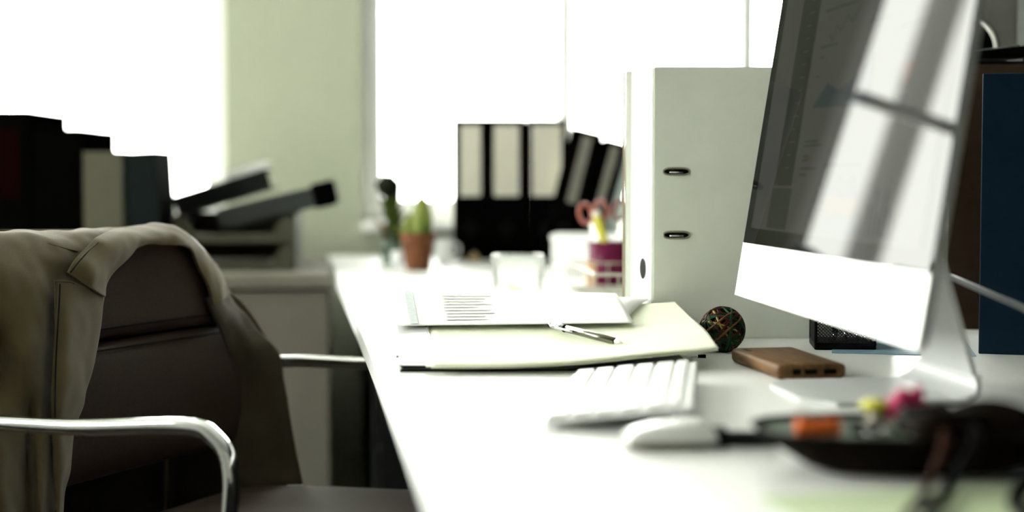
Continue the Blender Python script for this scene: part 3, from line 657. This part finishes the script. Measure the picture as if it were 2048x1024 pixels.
for nm, c, s in (('front_panel', (.10, .0015, .1625), (.20, .003, .325)), ('side_panel', (.0015, .10, .1625), (.003, .194, .325)), ('side_panel', (.1985, .10, .1625), (.003, .194, .325)), ('back_panel', (.10, .1985, .1625), (.20, .003, .325)), ('bottom', (.1, .1, .0015), (.194, .194, .003)), ('lid', (.1, .1, .3265), (.20, .20, .003))): bx(nm, c, s, BROWN, bt, .0008)
hp = thing('hole_punch', 'black hole punch lying on the brown magazine box', 'hole punch', br_+Matrix.Rotation(CAMROT+R(-17), 3, 'Z') @ Vector((.055, .05, .328)), CAMROT+R(6))
bx('base', (0, 0, .003), (.090, .05, .006), BLACK, hp, .002); 
bm = newbm(); prism(bm, [(-.05, -.02, .0075), (.035, -.02, .010), (.045, -.02, .022), (.035, -.02, .026), (-.05, -.02, .016)], (0, .04, 0)); lv = obj('lever', bm, BLACK, hp)
bx('metal_strip', (-.012, 0, .0225), (.075, .036, .002), ALU, None, .0005, 2, Matrix.Rotation(R(-6.5), 4, 'Y')).parent = lv
bx('hinge', (.03, 0, .008), (.012, .046, .006), STEELD, hp)
GREYB = mat('grey_archive_board', (.085, .085, .075), rough=.7, noise=.04)
def archive(z, label):
    p = atd(1921, 145, 2.22); p.z = z
    t = thing('archive_box', label, 'box', p, CAMROT+R(-17), 'stacked archive boxes'); h = .33; Wd = .078; dp = .26
    Wd = .076
    # front panel with a D-shaped hand hole
    bm = newbm(); cxh, czh, rr_ = .0185, .0335, .034
    bm.free()
    bx('side_panel', (Wd-.0015, dp/2, h/2), (.003, dp, h), GREYB, t); bx('side_panel', (.0015, dp/2, h/2), (.003, dp, h), GREYB, t); bx('back_panel', (Wd/2, dp-.0015, h/2), (Wd-.006, .003, h), GREYB, t); bx('bottom', (Wd/2, dp/2, .0015), (Wd-.006, dp-.006, .003), GREYB, t); bx('lid', (Wd/2, dp/2, h+.0015), (Wd, dp, .003), GREYB, t)
    x0, x1, zb, r = .006, .048, .036, .042
    arc = [(x0+r*math.cos(a), zb+r*1.05*math.sin(a)) for a in [PI/2*k/10 for k in range(11)]]
    bm = newbm()
    prism(bm, [(0, 0, 0), (Wd, 0, 0), (Wd, 0, zb), (0, 0, zb)], (0, .003, 0))
    prism(bm, [(0, 0, zb), (x0, 0, zb), (x0, 0, arc[-1][1]), (0, 0, arc[-1][1])], (0, .003, 0))
    prism(bm, [(a, 0, b) for a, b in arc]+[(Wd, 0, arc[-1][1]), (Wd, 0, zb)], (0, .003, 0))
    prism(bm, [(0, 0, arc[-1][1]), (Wd, 0, arc[-1][1]), (Wd, 0, h), (0, 0, h)], (0, .003, 0))
    fp = obj('front_panel', bm, GREYB, t)
    bm = newbm(); tube(bm, [(a, -.001, b) for a, b in arc], .0025, 8); obj('hole_rim', bm, mat('pale_rim', (.75, .75, .70), rough=.4), fp, True)
    bx('interior', (Wd/2, .03, .10), (Wd-.008, .004, .19), BLACK, t)
    return t
archive(DZ, 'lower grey archive box hidden behind the brown magazine box'); archive(DZ+.3335, 'upper grey archive box with a half-round hand hole and pale rim')

# ================================================================== FAR END OF THE DESK
def lever_arch(label, loc, rot, wd=.08, h=.318, d=.285, m=BLACKC, lab=True, lm=None, group='black files by the window', name='lever_arch_file', lw=.72):
    t = thing(name, label, 'binder', loc, 0, group, rot)      # local: spine faces -y, x along width
    bx('front_cover', (-wd/2+.0015, d/2, h/2), (.003, d, h), m, t, .001); bx('back_cover', (wd/2-.0015, d/2, h/2), (.003, d, h), m, t, .001)
    sp_ = bx('spine', (0, .0015, h/2), (wd-.006, .003, h), m, t, .001); bx('pages', (0, d/2, h/2-.008), (wd-.012, d-.03, h-.024), LABELC, t)
    if lab: bx('spine_label', (0, -.0004, h*.705), (wd*lw, .0008, h*.50), lm or LABELC, None).parent = sp_
    bm = newbm(); tube(bm, [(.012*math.cos(a), -.0005, .07+.012*math.sin(a)) for a in [2*PI*k/20 for k in range(20)]], .0014, 6, closed=True); obj('finger_ring', bm, STEELD, sp_, True)
    return t
def desk_at(px, D, z=DZ): p = atd(px, 400, D); p.z = z; return p
DULL = mat('dull_label_card', (.14, .135, .11), rough=.7)
lever_arch('black lever arch file with pale label, nearest the terracotta pot', desk_at(941, 3.50), (0, 0, CAMROT), .079, lw=.58)
lever_arch('black lever arch file with pale label, middle of the upright three', desk_at(1013, 3.50), (0, 0, CAMROT), .083, lw=.68)
lever_arch('black lever arch file with pale label, third upright one beside the leaning file', desk_at(1093, 3.50), (0, 0, CAMROT), .094, lw=.70)
lever_arch('black lever arch file leaning right beside the upright three', desk_at(1112, 3.22)+Vector((0, 0, .009)), (0, R(14), CAMROT), .062, h=.283, d=.24, lw=.34, lm=DULL)
lever_arch('slim black file leaning right with a grey label', desk_at(1167, 3.22)+Vector((0, 0, .006)), (0, R(15), CAMROT), .044, h=.265, d=.24, lw=.38, lm=DULL)
lever_arch('thin grey-green file leaning right, half hidden by the tall white file', desk_at(1201, 3.22)+Vector((0, 0, .0025)), (0, R(15.5), CAMROT), .018, h=.255, d=.22, m=mat('grey_green_card', (.30, .36, .33), rough=.6), lab=False, group=None, name='slim_file')
lever_arch('upright black file hidden behind the tall white file', desk_at(1345, 3.24), (0, 0, CAMROT), .08, d=.24, lw=.5)
bxw = thing('card_box', 'small white card box in front of the leaning files', 'box', desk_at(1172, 3.02), CAMROT+R(-8))
bx('carton', (0, .05, .032), (.135, .10, .064), PAPER, bxw, .002); bx('lid', (0, .05, .070), (.140, .106, .012), PAPER, bxw, .002)
# terracotta pot with plants
tp = onz(836, 540); tp.z = DZ
pt_ = thing('potted_cactus', 'terracotta pot with a pointed green cactus on the far desk end', 'plant', tp)
TERRA = mat('terracotta', (.125, .040, .009), rough=.8, noise=.12, scale=50)
sc = 1.0
bm = newbm(); lathe(bm, [(0, 0), (.025, 0), (.0315, .056), (.0355, .0565), (.0365, .076), (.031, .076), (.030, .062), (0, .062)], 28); obj('pot', bm, TERRA, pt_, True, [('EDGE_SPLIT', dict(split_angle=R(35)))])
bm = newbm(); lathe(bm, [(0, .064), (.030, .064)], 20); obj('soil', bm, mat('soil', (.03, .02, .012), rough=.95, noise=.4, scale=200), pt_)
CACT = mat('cactus_green', (.06, .11, .015), rough=.6, noise=.2, scale=60); CACT2 = mat('yellow_green', (.16, .20, .030), rough=.6, noise=.15)
def cactus(x, y_, h, r, m, ribs=8):
    bm = newbm(); n = ribs*4; rings = []
    for j in range(9):
        t = j/8; rr = r*(math.sin(PI*(.22+.78*t))**.6) if t < 1 else .0005
        rings.append([bm.verts.new((x+rr*(1-.16*(i % 4 == 0))*math.cos(2*PI*i/n), y_+rr*(1-.16*(i % 4 == 0))*math.sin(2*PI*i/n), .062+h*t)) for i in range(n)])
    for a, b in zip(rings, rings[1:]):
        for i in range(n): bm.faces.new((a[i], a[(i+1) % n], b[(i+1) % n], b[i]))
    bm.faces.new(rings[-1]); obj('cactus_stem', bm, m, pt_, True)
cactus(.008, .0, .092, .022, CACT2); cactus(-.018, .006, .055, .013, CACT2); cactus(.012, -.012, .045, .013, CACT)
for k in range(9):
    a = k*.7; x = .010+.012*math.cos(a)
    bm = newbm(); b0 = Vector((.010, 0, .075)); tip = Vector((.010+.02*math.cos(a), .02*math.sin(a), .135+.02*random.random())); tube(bm, [b0, (b0+tip)/2+Vector((.008*math.cos(a), .008*math.sin(a), .01)), tip], [.004, .005, .0005], 6, 3); obj('leaf', bm, CACT2, pt_, True) if False else bm.free()
# flower with dark head in a little glass
fl = thing('potted_flower', 'green stemmed plant with a dark round head beside the cactus', 'plant', desk_at(781, 3.32))
bm = newbm(); lathe(bm, [(0, 0), (.018, 0), (.020, .02), (.017, .05), (.010, .062), (.012, .070), (.010, .070), (.008, .062), (.015, .05), (.018, .02), (0, .003)], 24); obj('vase', bm, mat('green_glass', (.35, .50, .38), rough=.1, trans=.6, noise=0), fl, True)
bm = newbm(); tube(bm, [(0, 0, .01), (.002, 0, .08), (-.004, 0, .15)], .011, 8, 4); obj('stem', bm, CACT, fl, True)
bm = newbm(); bmesh.ops.create_icosphere(bm, subdivisions=3, radius=.023, matrix=Matrix.Translation((-.005, 0, .168)))
for v in bm.verts: v.co += (v.co-Vector((-.005, 0, .168)))*(.22*random.random())
obj('flower_head', bm, mat('dark_head', (.012, .014, .008), rough=.9, noise=.3), fl, True)
LEAF = mat('sage_leaf', (.07, .10, .02), rough=.7, noise=.2); LEAFB = mat('brown_leaf', (.28, .20, .12), rough=.8, noise=.2)
for k, (dx, dz, ln, m) in enumerate(((.022, .10, .03, LEAF), (-.022, .085, .03, LEAFB), (.026, .07, .028, LEAF), (.012, .125, .028, LEAF), (-.012, .06, .025, LEAF), (.030, .085, .02, CACT2), (.014, .145, .03, LEAF), (-.010, .11, .03, LEAF), (.020, .055, .03, LEAF), (-.016, .135, .025, LEAF), (.006, .10, .03, CACT), (.018, .115, .03, LEAF))):
    bm = newbm(); s0 = Vector((0, 0, dz-.02)); tp2 = Vector((dx*1.5, random.uniform(-.01, .01), dz+.012)); tube(bm, [s0, (s0+tp2)/2, tp2], [.004, .017, .001], 8, 4, flat=.5); obj('leaf', bm, m, fl, True)
def cup(label, loc, r, h):
    t = thing('white_cup', label, 'cup', loc, 0); bm = newbm(); lathe(bm, [(0, 0), (r*.7, 0), (r*.95, h*.4), (r, h), (r*.93, h), (r*.88, h*.4), (0, h*.1)], 26); obj('bowl', bm, mat('white_glaze', (.85, .87, .88), rough=.2, noise=.01), t, True)
    bm = newbm(); tube(bm, [(r*.93, 0, h*.8), (r*1.5, 0, h*.7), (r*1.45, 0, h*.35), (r*.85, 0, h*.25)], .0028, 8, 5); obj('handle', bm, mat('white_glaze', (1, 1, 1)), t, True)
cup('small white cup between the cactus pot and the black files', desk_at(888, 3.36), .022, .055)
cup('small white cup left of the cactus pot', desk_at(796, 3.20), .016, .036)
wbk = thing('wooden_block', 'little beige wooden wedge in front of the black files', 'block', desk_at(946, 3.42), CAMROT)
bm = newbm(); prism(bm, [(-.018, 0, 0), (.018, 0, 0), (.012, 0, .012), (.002, 0, .024), (-.008, 0, .014)], (0, .02, 0)); obj('wedge', bm, wood('beech', (.36, .26, .14), (.45, .34, .20)), wbk)
# drinking glass; the clips inside are added for colours refracted in its base
gl = thing('drinking_glass', 'short clear glass tumbler with clips added for refracted colours', 'glass', desk_at(1036, 2.45)); r_, h_ = .0425, .066
TUMB = pane_mat(); TUMB.name = 'tumbler_glass'; _n = TUMB.node_tree; _o = [n for n in _n.nodes if n.type == 'OUTPUT_MATERIAL'][0]; _mx = [n for n in _n.nodes if n.type == 'MIX_SHADER'][0]
_df = _n.nodes.new('ShaderNodeBsdfTranslucent'); _df.inputs[0].default_value = (.9, .92, .9, 1); _m2 = _n.nodes.new('ShaderNodeMixShader'); _m2.inputs[0].default_value = .12
_n.links.new(_mx.outputs[0], _m2.inputs[1]); _n.links.new(_df.outputs[0], _m2.inputs[2]); _n.links.new(_m2.outputs[0], _o.inputs[0]); [n for n in _n.nodes if n.type == 'FRESNEL'][0].inputs[0].default_value = 1.12
GLASS = mat('clear_glass', (.95, .97, .95), rough=.02, trans=1, noise=0, ior=1.45)
bm = newbm(); lathe(bm, [(0, 0), (r_*.90, 0), (r_*.96, .004), (r_, h_-.002), (r_-.001, h_), (r_-.0025, h_-.002), (r_*.88, .009), (0, .008)], 40); obj('tumbler', bm, TUMB, gl, True)
ccol = [(.75, .45, .08), (.10, .20, .08), (.45, .18, .08), (.05, .12, .08), (.6, .6, .55), (.4, .1, .1)]
for k in range(6):
    a = random.uniform(0, 2*PI); q = gl.location+Vector((math.cos(a)*.022*random.random()**.5, math.sin(a)*.022*random.random()**.5, .0105+.0045*k))
    ci = k % 6; nm = ['amber', 'dark green', 'rust red', 'bottle green', 'pale grey', 'red'][ci]
    bm = newbm(); ln = .010; wd = .0028; tube(bm, [(-ln, -wd, 0), (ln, -wd, 0), (ln+.002, 0, 0), (ln, wd, 0), (-ln*.6, wd, 0), (-ln*.8, wd*.3, 0), (-ln*.5, -wd*.3, 0), (ln*.7, -wd*.3, 0)], .0013, 5, 3)
    o = obj('added_clip', bm, mat('clip_%d' % ci, ccol[ci], rough=.4), None, True); o.location = q; o.rotation_euler = (0, 0, a*3); tag(o, nm+' paper clip added for refracted colour in the drinking glass', 'paper clip', 'paper clips in the glass')
# wire letter tray
wt = thing('wire_tray', 'white wire letter tray behind the white lever arch file', 'tray', desk_at(1192, 2.30), R(-2))
WIRE = mat('white_wire', (.42, .41, .34), rough=.4, noise=.02)
wx, wy, wh = .24, .30, .044
for z, r in ((wh, .0028), (.004, .0022)): bm = newbm(); tube(bm, [(-.0, 0, z), (wx, 0, z), (wx, wy, z), (0, wy, z)], r, 8, closed=True); obj('rail', bm, WIRE, wt)
for k in range(11): bm = newbm(); y_ = wy*k/10; tube(bm, [(0, y_, wh), (0, y_, .004), (wx, y_, .004), (wx, y_, wh)], .0011, 6); obj('wire', bm, WIRE, wt)
for k in range(1, 7): bm = newbm(); x = wx*k/7; tube(bm, [(x, 0, wh), (x, 0, .004), (x, wy, .004), (x, wy, wh)], .0011, 6); obj('wire', bm, WIRE, wt)
# magenta pen cup with scissors and pencils
pcl = desk_at(1222, 2.72); pc = thing('pencil_cup', 'magenta pencil cup with scissors standing behind the wire tray', 'pencil cup', pcl)
MAG = mat('magenta_plastic', (.10, .005, .032), rough=.35, noise=.05); RED = mat('red_plastic', (.16, .008, .006), rough=.35, noise=.05)
bm = newbm(); lathe(bm, [(0, 0), (.036, 0), (.038, .03), (.040, .075), (.0375, .075), (.0355, .006), (0, .005)], 30); obj('cup', bm, MAG, pc, True)
def scissors(loc, label, ang, m):
    t = thing('scissors', label, 'scissors', loc, 0, None, (0, R(ang), CAMROT))
    for s in (-1, 1):
        bm = newbm(); tube(bm, [(s*.014+.011*math.cos(a), 0, .122+.017*math.sin(a)) for a in [2*PI*k/20 for k in range(20)]], .0034, 8, closed=True); hd = obj('handle', bm, m, t, True)
        bm = newbm(); prism(bm, [(s*.003-.004, -.001*s, 0), (s*.003+.004, -.001*s, .01), (s*.008+.004, -.001*s, .106), (s*.008-.004, -.001*s, .106)], (0, .0014, 0)); obj('blade', bm, CHROME, t)
scissors(pcl+Vector((-.008, -.012, .008)), 'red handled scissors standing in the magenta cup', -12, mat('orange_red', (.30, .06, .035), rough=.35)); 
scissors(pcl+Vector((.010, .008, .008)), 'dark red scissors leaning right in the magenta cup', 10, RED)
def pencil(loc, label, d, col, ln=.14, r=.0042):
    t = thing('pencil', label, 'pencil', loc); d = Vector(d).normalized(); m = mat('paint_'+label, col, rough=.4)
    bm = newbm(); tube(bm, [d*.012, d*ln], r, 6); obj('shaft', bm, m, t); bm = newbm(); tube(bm, [d*0, d*.012], [.0006, r], 6); obj('point', bm, mat('raw_wood', (.6, .45, .28)), t)
    bm = newbm(); tube(bm, [d*ln, d*(ln+.008)], r*1.02, 8); obj('end_cap', bm, mat('pale_end', (.7, .65, .55)), t)
pencil(pcl+Vector((.004, -.02, .008)), 'thick yellow pencil leaning left in the magenta cup', (-.30, -.04, 1), (.55, .50, .06), .118, .0075)
pencil(pcl+Vector((.012, .0, .008)), 'black pencil at the right of the magenta cup', (.25, .1, 1), (.012, .012, .012), .12, .006)
er = thing('eraser', 'peach coloured eraser standing beside the magenta cup', 'eraser', desk_at(1182, 2.66), CAMROT+R(20)); bx('rubber', (0, 0, .0225), (.014, .020, .045), mat('peach_rubber', (.80, .48, .28), rough=.7), er, .003)

# ================================================================== ON THE LOW CABINET
def on_cab(px, D=3.12): p = atd(px, 400, D); p.z = DZ; return p
def cab_file(label, px0, px1, h, m, d=.26, roll=0):
    t = lever_arch(label, on_cab((px0+px1)/2, 3.06), (0, R(roll), CAMROT), (px1-px0)*3.06/FPX, h=h, d=d, m=m, lab=False, group='files on the low cabinet', name='box_file')
    t.location.z += (px1-px0)*3.06/FPX/2*math.sin(abs(R(roll))); return t
o = cab_file('black box file with a dark red label, tallest at the far left', -31, 60, .318, BLACKC)
bx('spine_label', (.004, -.0004, .215), (.040, .0008, .135), mat('dark_red_label', (.0050, .0011, .0010), rough=.8, spec=0), None).parent = [c for c in o.children if c.name.startswith('spine')][0]
cab_file('plain black box file, second from the far left', 63, 164, .282, BLACKC)
cab_file('beige file between the black files and the dark teal file', 167, 246, .238, mat('beige_card', (.085, .082, .058), rough=.8, noise=.05, spec=.05))
cab_file('dark teal file leaning slightly against the beige file', 259, 323, .236, mat('dark_teal_card', (.008, .0115, .0108), rough=.8, noise=.1, spec=.02), d=.15, roll=-3)
TRAYG = mat('smoked_grey_plastic', (.055, .055, .038), rough=.4, noise=.05)
trz = CAMROT+R(5); tp0 = on_cab(467, 3.10)
for k in range(2):
    t = thing('letter_tray', ['lower grey plastic letter tray on the low cabinet', 'upper grey plastic letter tray stacked under the slanted folders'][k], 'tray', tp0+Vector((0, 0, k*.056)), trz, 'stacked letter trays')
    bx('bottom', (0, .16, .0025), (.244, .32, .005), TRAYG, t, .001)
    for s in (-1, 1): bx('side_wall', (s*.1205, .16, .031), (.003, .32, .049), TRAYG, t, .001)
    bx('back_wall', (0, .3185, .031), (.238, .003, .049), TRAYG, t, .001)
    bm = newbm()     # front with the sloped cut-out
    for s in (-1, 1): prism(bm, [(s*.119, 0, .005), (s*.060, 0, .005), (s*.075, 0, .016), (s*.095, 0, .05), (s*.119, 0, .0545)], (0, .003, 0))
    prism(bm, [(-.060, 0, .005), (.060, 0, .005), (.075, 0, .016), (-.075, 0, .016)], (0, .003, 0)); obj('front_wall', bm, TRAYG, t)
    if k == 0: pass
TZ = DZ+.112
def slant(name, label, px, py, D, ln, dp, th, roll, m, extra=None, cat='folder'):
    p = atd(px, py, D); t = thing(name, label, cat, p, 0, 'folders piled on the letter trays', (0, -R(roll), trz))
    bx('cover', (0, .10, th-.0015), (ln, dp, .003), m, t, .001); bx('cover', (0, .10, .0015), (ln, dp, .003), m, t, .001); bx('spine', (0, .10-dp/2+.0015, th/2), (ln, .003, th-.007), m, t, .001)
    bx('pages', (-.006, .103, th/2), (ln-.03, dp-.012, th-.008), mat('dim_pages', (.10, .10, .09), rough=.8), t); return t
GDK = mat('graphite_card', (.014, .016, .015), rough=.8, noise=.08, spec=.03); GLT = mat('pewter_card', (.040, .044, .042), rough=.8, noise=.06, spec=.05)
slant('grey_folder', 'light pewter folder with a black end sticking out over the trays', 556, 432, 3.16, .235, .22, .042, 13, GLT)
o = [x for x in bpy.data.objects if x.name.startswith('grey_folder')][0]
bx('end_cap', (.100, .10, .022), (.045, .226, .052), BLACKC, o, .006)
slant('ring_binder', 'dark graphite binder slanting on top of the letter trays', 452, 406, 3.20, .20, .22, .044, 17, GDK, cat='binder')
slant('document_bundle', 'pale paper bundle lying on the dark graphite binder', 492, 349, 3.22, .09, .18, .016, 17, PAPER, cat='paper')
# ================================================================== FOREGROUND
mo = thing('computer_mouse', 'low white computer mouse with a sloping nose near the keyboard', 'mouse', onz(1338, 893), CAMROT+R(4))
def mousefn(u, v, t): return (u*.0320, v*.019, .006+t*(1+.35*u)*(1 if t > 0 else 0))
bm = newbm(); pillow(bm, mousefn, 18, 12, .0125, 0, 4); obj('shell', bm, mat('white_gloss', (.88, .89, .87), rough=.15, noise=.01), mo, True)
bm = newbm(); pillow(bm, lambda u, v, t: (u*.0305, v*.018, .0058-t*.0), 18, 12, .001, 1, 4); bm.free()
bm = newbm(); n = 36
pr = [(.028, .016, 0), (.031, .0185, .003), (.0315, .0188, .0062)]
rg = [[bm.verts.new((a*math.copysign(abs(math.cos(2*PI*i/n))**.6, math.cos(2*PI*i/n)), b*math.copysign(abs(math.sin(2*PI*i/n))**.6, math.sin(2*PI*i/n)), z)) for i in range(n)] for a, b, z in pr]
for a, b in zip(rg, rg[1:]):
    for i in range(n): bm.faces.new((a[i], a[(i+1) % n], b[(i+1) % n], b[i]))
bm.faces.new(rg[0]); bm.faces.new(rg[-1]); obj('base', bm, mat('olive_grey_base', (.16, .15, .10), rough=.5), mo, True)
# dark marker with an orange cap, its cap resting on the tray rim
m0, m1 = onz(1416, 896), onz(1556, 897); m0.z += .0066; m1.z += .0066
mk = thing('marker_pen', 'dark navy marker pen lying between the mouse and the brown tray', 'marker', (m0+m1)/2); dm = (m1-m0); lm = dm.length; dm.normalize()
def mp_(t): return m0+dm*(lm*t)-mk.location
NAVY = mat('dark_navy_plastic', (.003, .007, .008), rough=.28, noise=.05); ORANGE = mat('orange_plastic', (.85, .15, .02), rough=.5, noise=.03)
bm = newbm(); tube(bm, [mp_(.30), mp_(.33), mp_(.95), mp_(1)], [.0052, .0058, .0060, .0050], 16); obj('barrel', bm, NAVY, mk, True)
bm = newbm(); tube(bm, [mp_(0), mp_(.03), mp_(.29), mp_(.30)], [.0050, .0064, .0066, .0060], 16); cpz = obj('cap', bm, NAVY, mk, True)
bm = newbm(); u3 = Vector((0, 0, 1)); tube(bm, [mp_(.02)+u3*.006, mp_(.05)+u3*.0078, mp_(.25)+u3*.0078], .0010, 8); obj('pocket_clip', bm, NAVY, cpz, True)
oh = thing('highlighter', 'stubby bright orange highlighter lying in the brown tray', 'highlighter', atd(1636, 862, .985), CAMROT+R(-4)); oh.location.z = DZ+.0252
bm = newbm(); tube(bm, [(-.0145, 0, .0058), (-.012, 0, .0058), (.012, 0, .0058), (.0145, 0, .0058)], [.0046, .0058, .0058, .0046], 16); obj('barrel', bm, ORANGE, oh, True)
bm = newbm(); prism(bm, [(-.013, -.003, .0105), (.0, -.003, .0105), (.0, -.003, .0130), (-.012, -.003, .0160)], (0, .006, 0)); obj('pocket_clip', bm, mat('dull_orange', (.20, .085, .03), rough=.5), oh)
# boat-shaped leather tray
tl = cw(.262, 1.012); tr = thing('leather_tray', 'dark brown boat-shaped tray holding stationery in the near corner', 'tray', tl, CAMROT)
DBR = mat('dark_brown_leather', (.006, .004, .0025), rough=.6, spec=.03, noise=.2, scale=60); FELT = mat('grey_green_felt', (.10, .13, .10), rough=.9, noise=.1, scale=150)
def loop(bm, a, b, z, e, n=44): return [bm.verts.new((a*math.copysign(abs(math.cos(2*PI*i/n))**e, math.cos(2*PI*i/n)), b*math.copysign(abs(math.sin(2*PI*i/n))**e, math.sin(2*PI*i/n)), z)) for i in range(n)]
bm = newbm(); L_ = [loop(bm, a, b, z, e) for a, b, z, e in ((.058, .034, 0, .6), (.070, .042, .004, .6), (.096, .052, .020, .62), (.104, .055, .027, .65), (.101, .053, .028, .65), (.097, .050, .0225, .65))]
for a, b in zip(L_, L_[1:]):
    for i in range(44): bm.faces.new((a[i], a[(i+1) % 44], b[(i+1) % 44], b[i]))
bm.faces.new(L_[0]); bm.faces.new(L_[-1]); obj('shell', bm, DBR, tr, True)
bm = newbm(); L_ = [loop(bm, a, b, z, .65) for a, b, z in ((.095, .0485, .0228), (.095, .0485, .0245))]
for i in range(44): bm.faces.new((L_[0][i], L_[0][(i+1) % 44], L_[1][(i+1) % 44], L_[1][i]))
bm.faces.new(L_[1]); obj('lining', bm, FELT, tr)
TRZ = DZ+.0248
def on_tray(px, D): p = atd(px, 800, D); p.z = TRZ; return p
# yellow pin
yp = thing('push_pin', 'yellow and white push pin standing on the brown tray', 'push pin', on_tray(1752, 1.025), 0)
bm = newbm(); lathe(bm, [(0, .0), (.009, 0), (.009, .0025), (.0055, .004), (.0045, .010), (0, .010)], 20); obj('collar', bm, mat('cream_plastic', (.55, .52, .42), rough=.4), yp, True)
bm = newbm(); lathe(bm, [(0, .0098), (.0065, .0100), (.0105, .0125), (.0105, .0155), (.007, .018), (0, .0185)], 20); obj('head', bm, mat('yellow_plastic', (.62, .58, .03), rough=.35), yp, True)
bkc = thing('binder_clip', 'black binder clip lying under the yellow push pin', 'clip', on_tray(1737, 1.000), CAMROT+R(15)); bm = newbm(); prism(bm, [(-.011, -.005, 0), (.011, -.005, 0), (.011, 0, .006), (-.011, 0, .006)], (0, .008, 0)); obj('body', bm, BLACK, bkc)
bm = newbm(); tube(bm, [(-.006, -.005, .003), (-.007, -.012, .002), (.0, -.017, .0015), (.007, -.012, .002), (.006, -.005, .003)], .0008, 6, 4); obj('handle', bm, CHROME, bkc, True)
# magenta flower shaped eraser
mf = thing('flower_eraser', 'bright magenta flower shaped rubber next to the yellow pin', 'eraser', on_tray(1812, 1.02), CAMROT)
MAGB = mat('magenta_rubber', (.50, .008, .10), rough=.5, noise=.05)
bm = newbm(); lathe(bm, [(0, 0), (.005, 0), (.004, .008), (0, .009)], 14); obj('stalk', bm, mat('pale_pink', (.5, .3, .3), rough=.5), mf, True)
for dx, dz, r in ((-.006, .013, .0085), (.004, .012, .0082), (.006, .020, .0055), (.013, .012, .0058), (-.002, .019, .0075), (.008, .025, .0038)):
    bm = newbm(); bmesh.ops.create_icosphere(bm, subdivisions=2, radius=r, matrix=Matrix.Translation((dx, random.uniform(-.003, .003), dz))); obj('petal', bm, MAGB, mf, True)
# black cap and brown key pouch with straps
bk = thing('glue_stick', 'stubby black glue stick lying on the brown tray behind the pouch', 'glue stick', on_tray(1852, .995), CAMROT+R(12)); bm = newbm(); tube(bm, [(-.018, 0, .0095), (-.015, 0, .0095), (.014, 0, .0105), (.017, 0, .0105)], [.006, .009, .010, .007], 18); obj('tube', bm, BLACK, bk, True)
bm = newbm(); tube(bm, [(-.010, -.010, .010), (-.004, -.012, .011), (.010, -.0115, .011)], .0014, 8); obj('clip', bm, STEELD, bk, True)
kp = thing('key_pouch', 'dark brown leather key pouch slumped over the tray, straps hanging down', 'pouch', cw(.288, .955, TRZ+.003), CAMROT+R(6))
bm = newbm(); pillow(bm, lambda u, v, t: (u*.046, v*.020+.004*math.sin(3*u), .004+.003*math.sin(5*u+2*v)+t), 20, 12, .0185, .15, 3); obj('pouch_body', bm, mat('umber_leather', (.006, .004, .0025), rough=.7, spec=.03, noise=.3, scale=40, bump=.3), kp, True, [SUB1])
def kw(px, py, D): return Matrix.Rotation(-(CAMROT+R(6)), 4, 'Z') @ (atd(px, py, D)-kp.location)
def ground(px, py): p = onz(px, py); p.z += .006; return Matrix.Rotation(-(CAMROT+R(6)), 4, 'Z') @ (p-kp.location)
bm = newbm(); tube(bm, [(-.030, -.016, .010), (-.032, -.030, .004), kw(1850, 985, .915), ground(1828, 1030), ground(1800, 1080)], .0026, 8, 6); obj('strap', bm, mat('russet_cord', (.035, .012, .006), rough=.7, noise=.2), kp, True)
bm = newbm(); tube(bm, [(-.012, -.018, .010), (-.014, -.032, .004), kw(1893, 985, .91), ground(1862, 1035), ground(1840, 1090)], .0038, 8, 6); obj('strap', bm, BLACK, kp, True)
bm = newbm(); tube(bm, [(.030, -.018, .010), (.032, -.034, .002), kw(2030, 1000, .90), ground(2060, 1050)], .005, 8, 6); obj('strap', bm, BLACK, kp, True)
# pale green notepad under the tray front
gp_ = thing('notepad', 'pale green notepad on the desk under the brown tray', 'notepad', onz(1800, 985), CAMROT+R(14))
bx('pages', (.03, -.075, .0006), (.24, .16, .0008), mat('pale_green_paper', (.60, .70, .46), rough=.75, noise=.02), gp_)
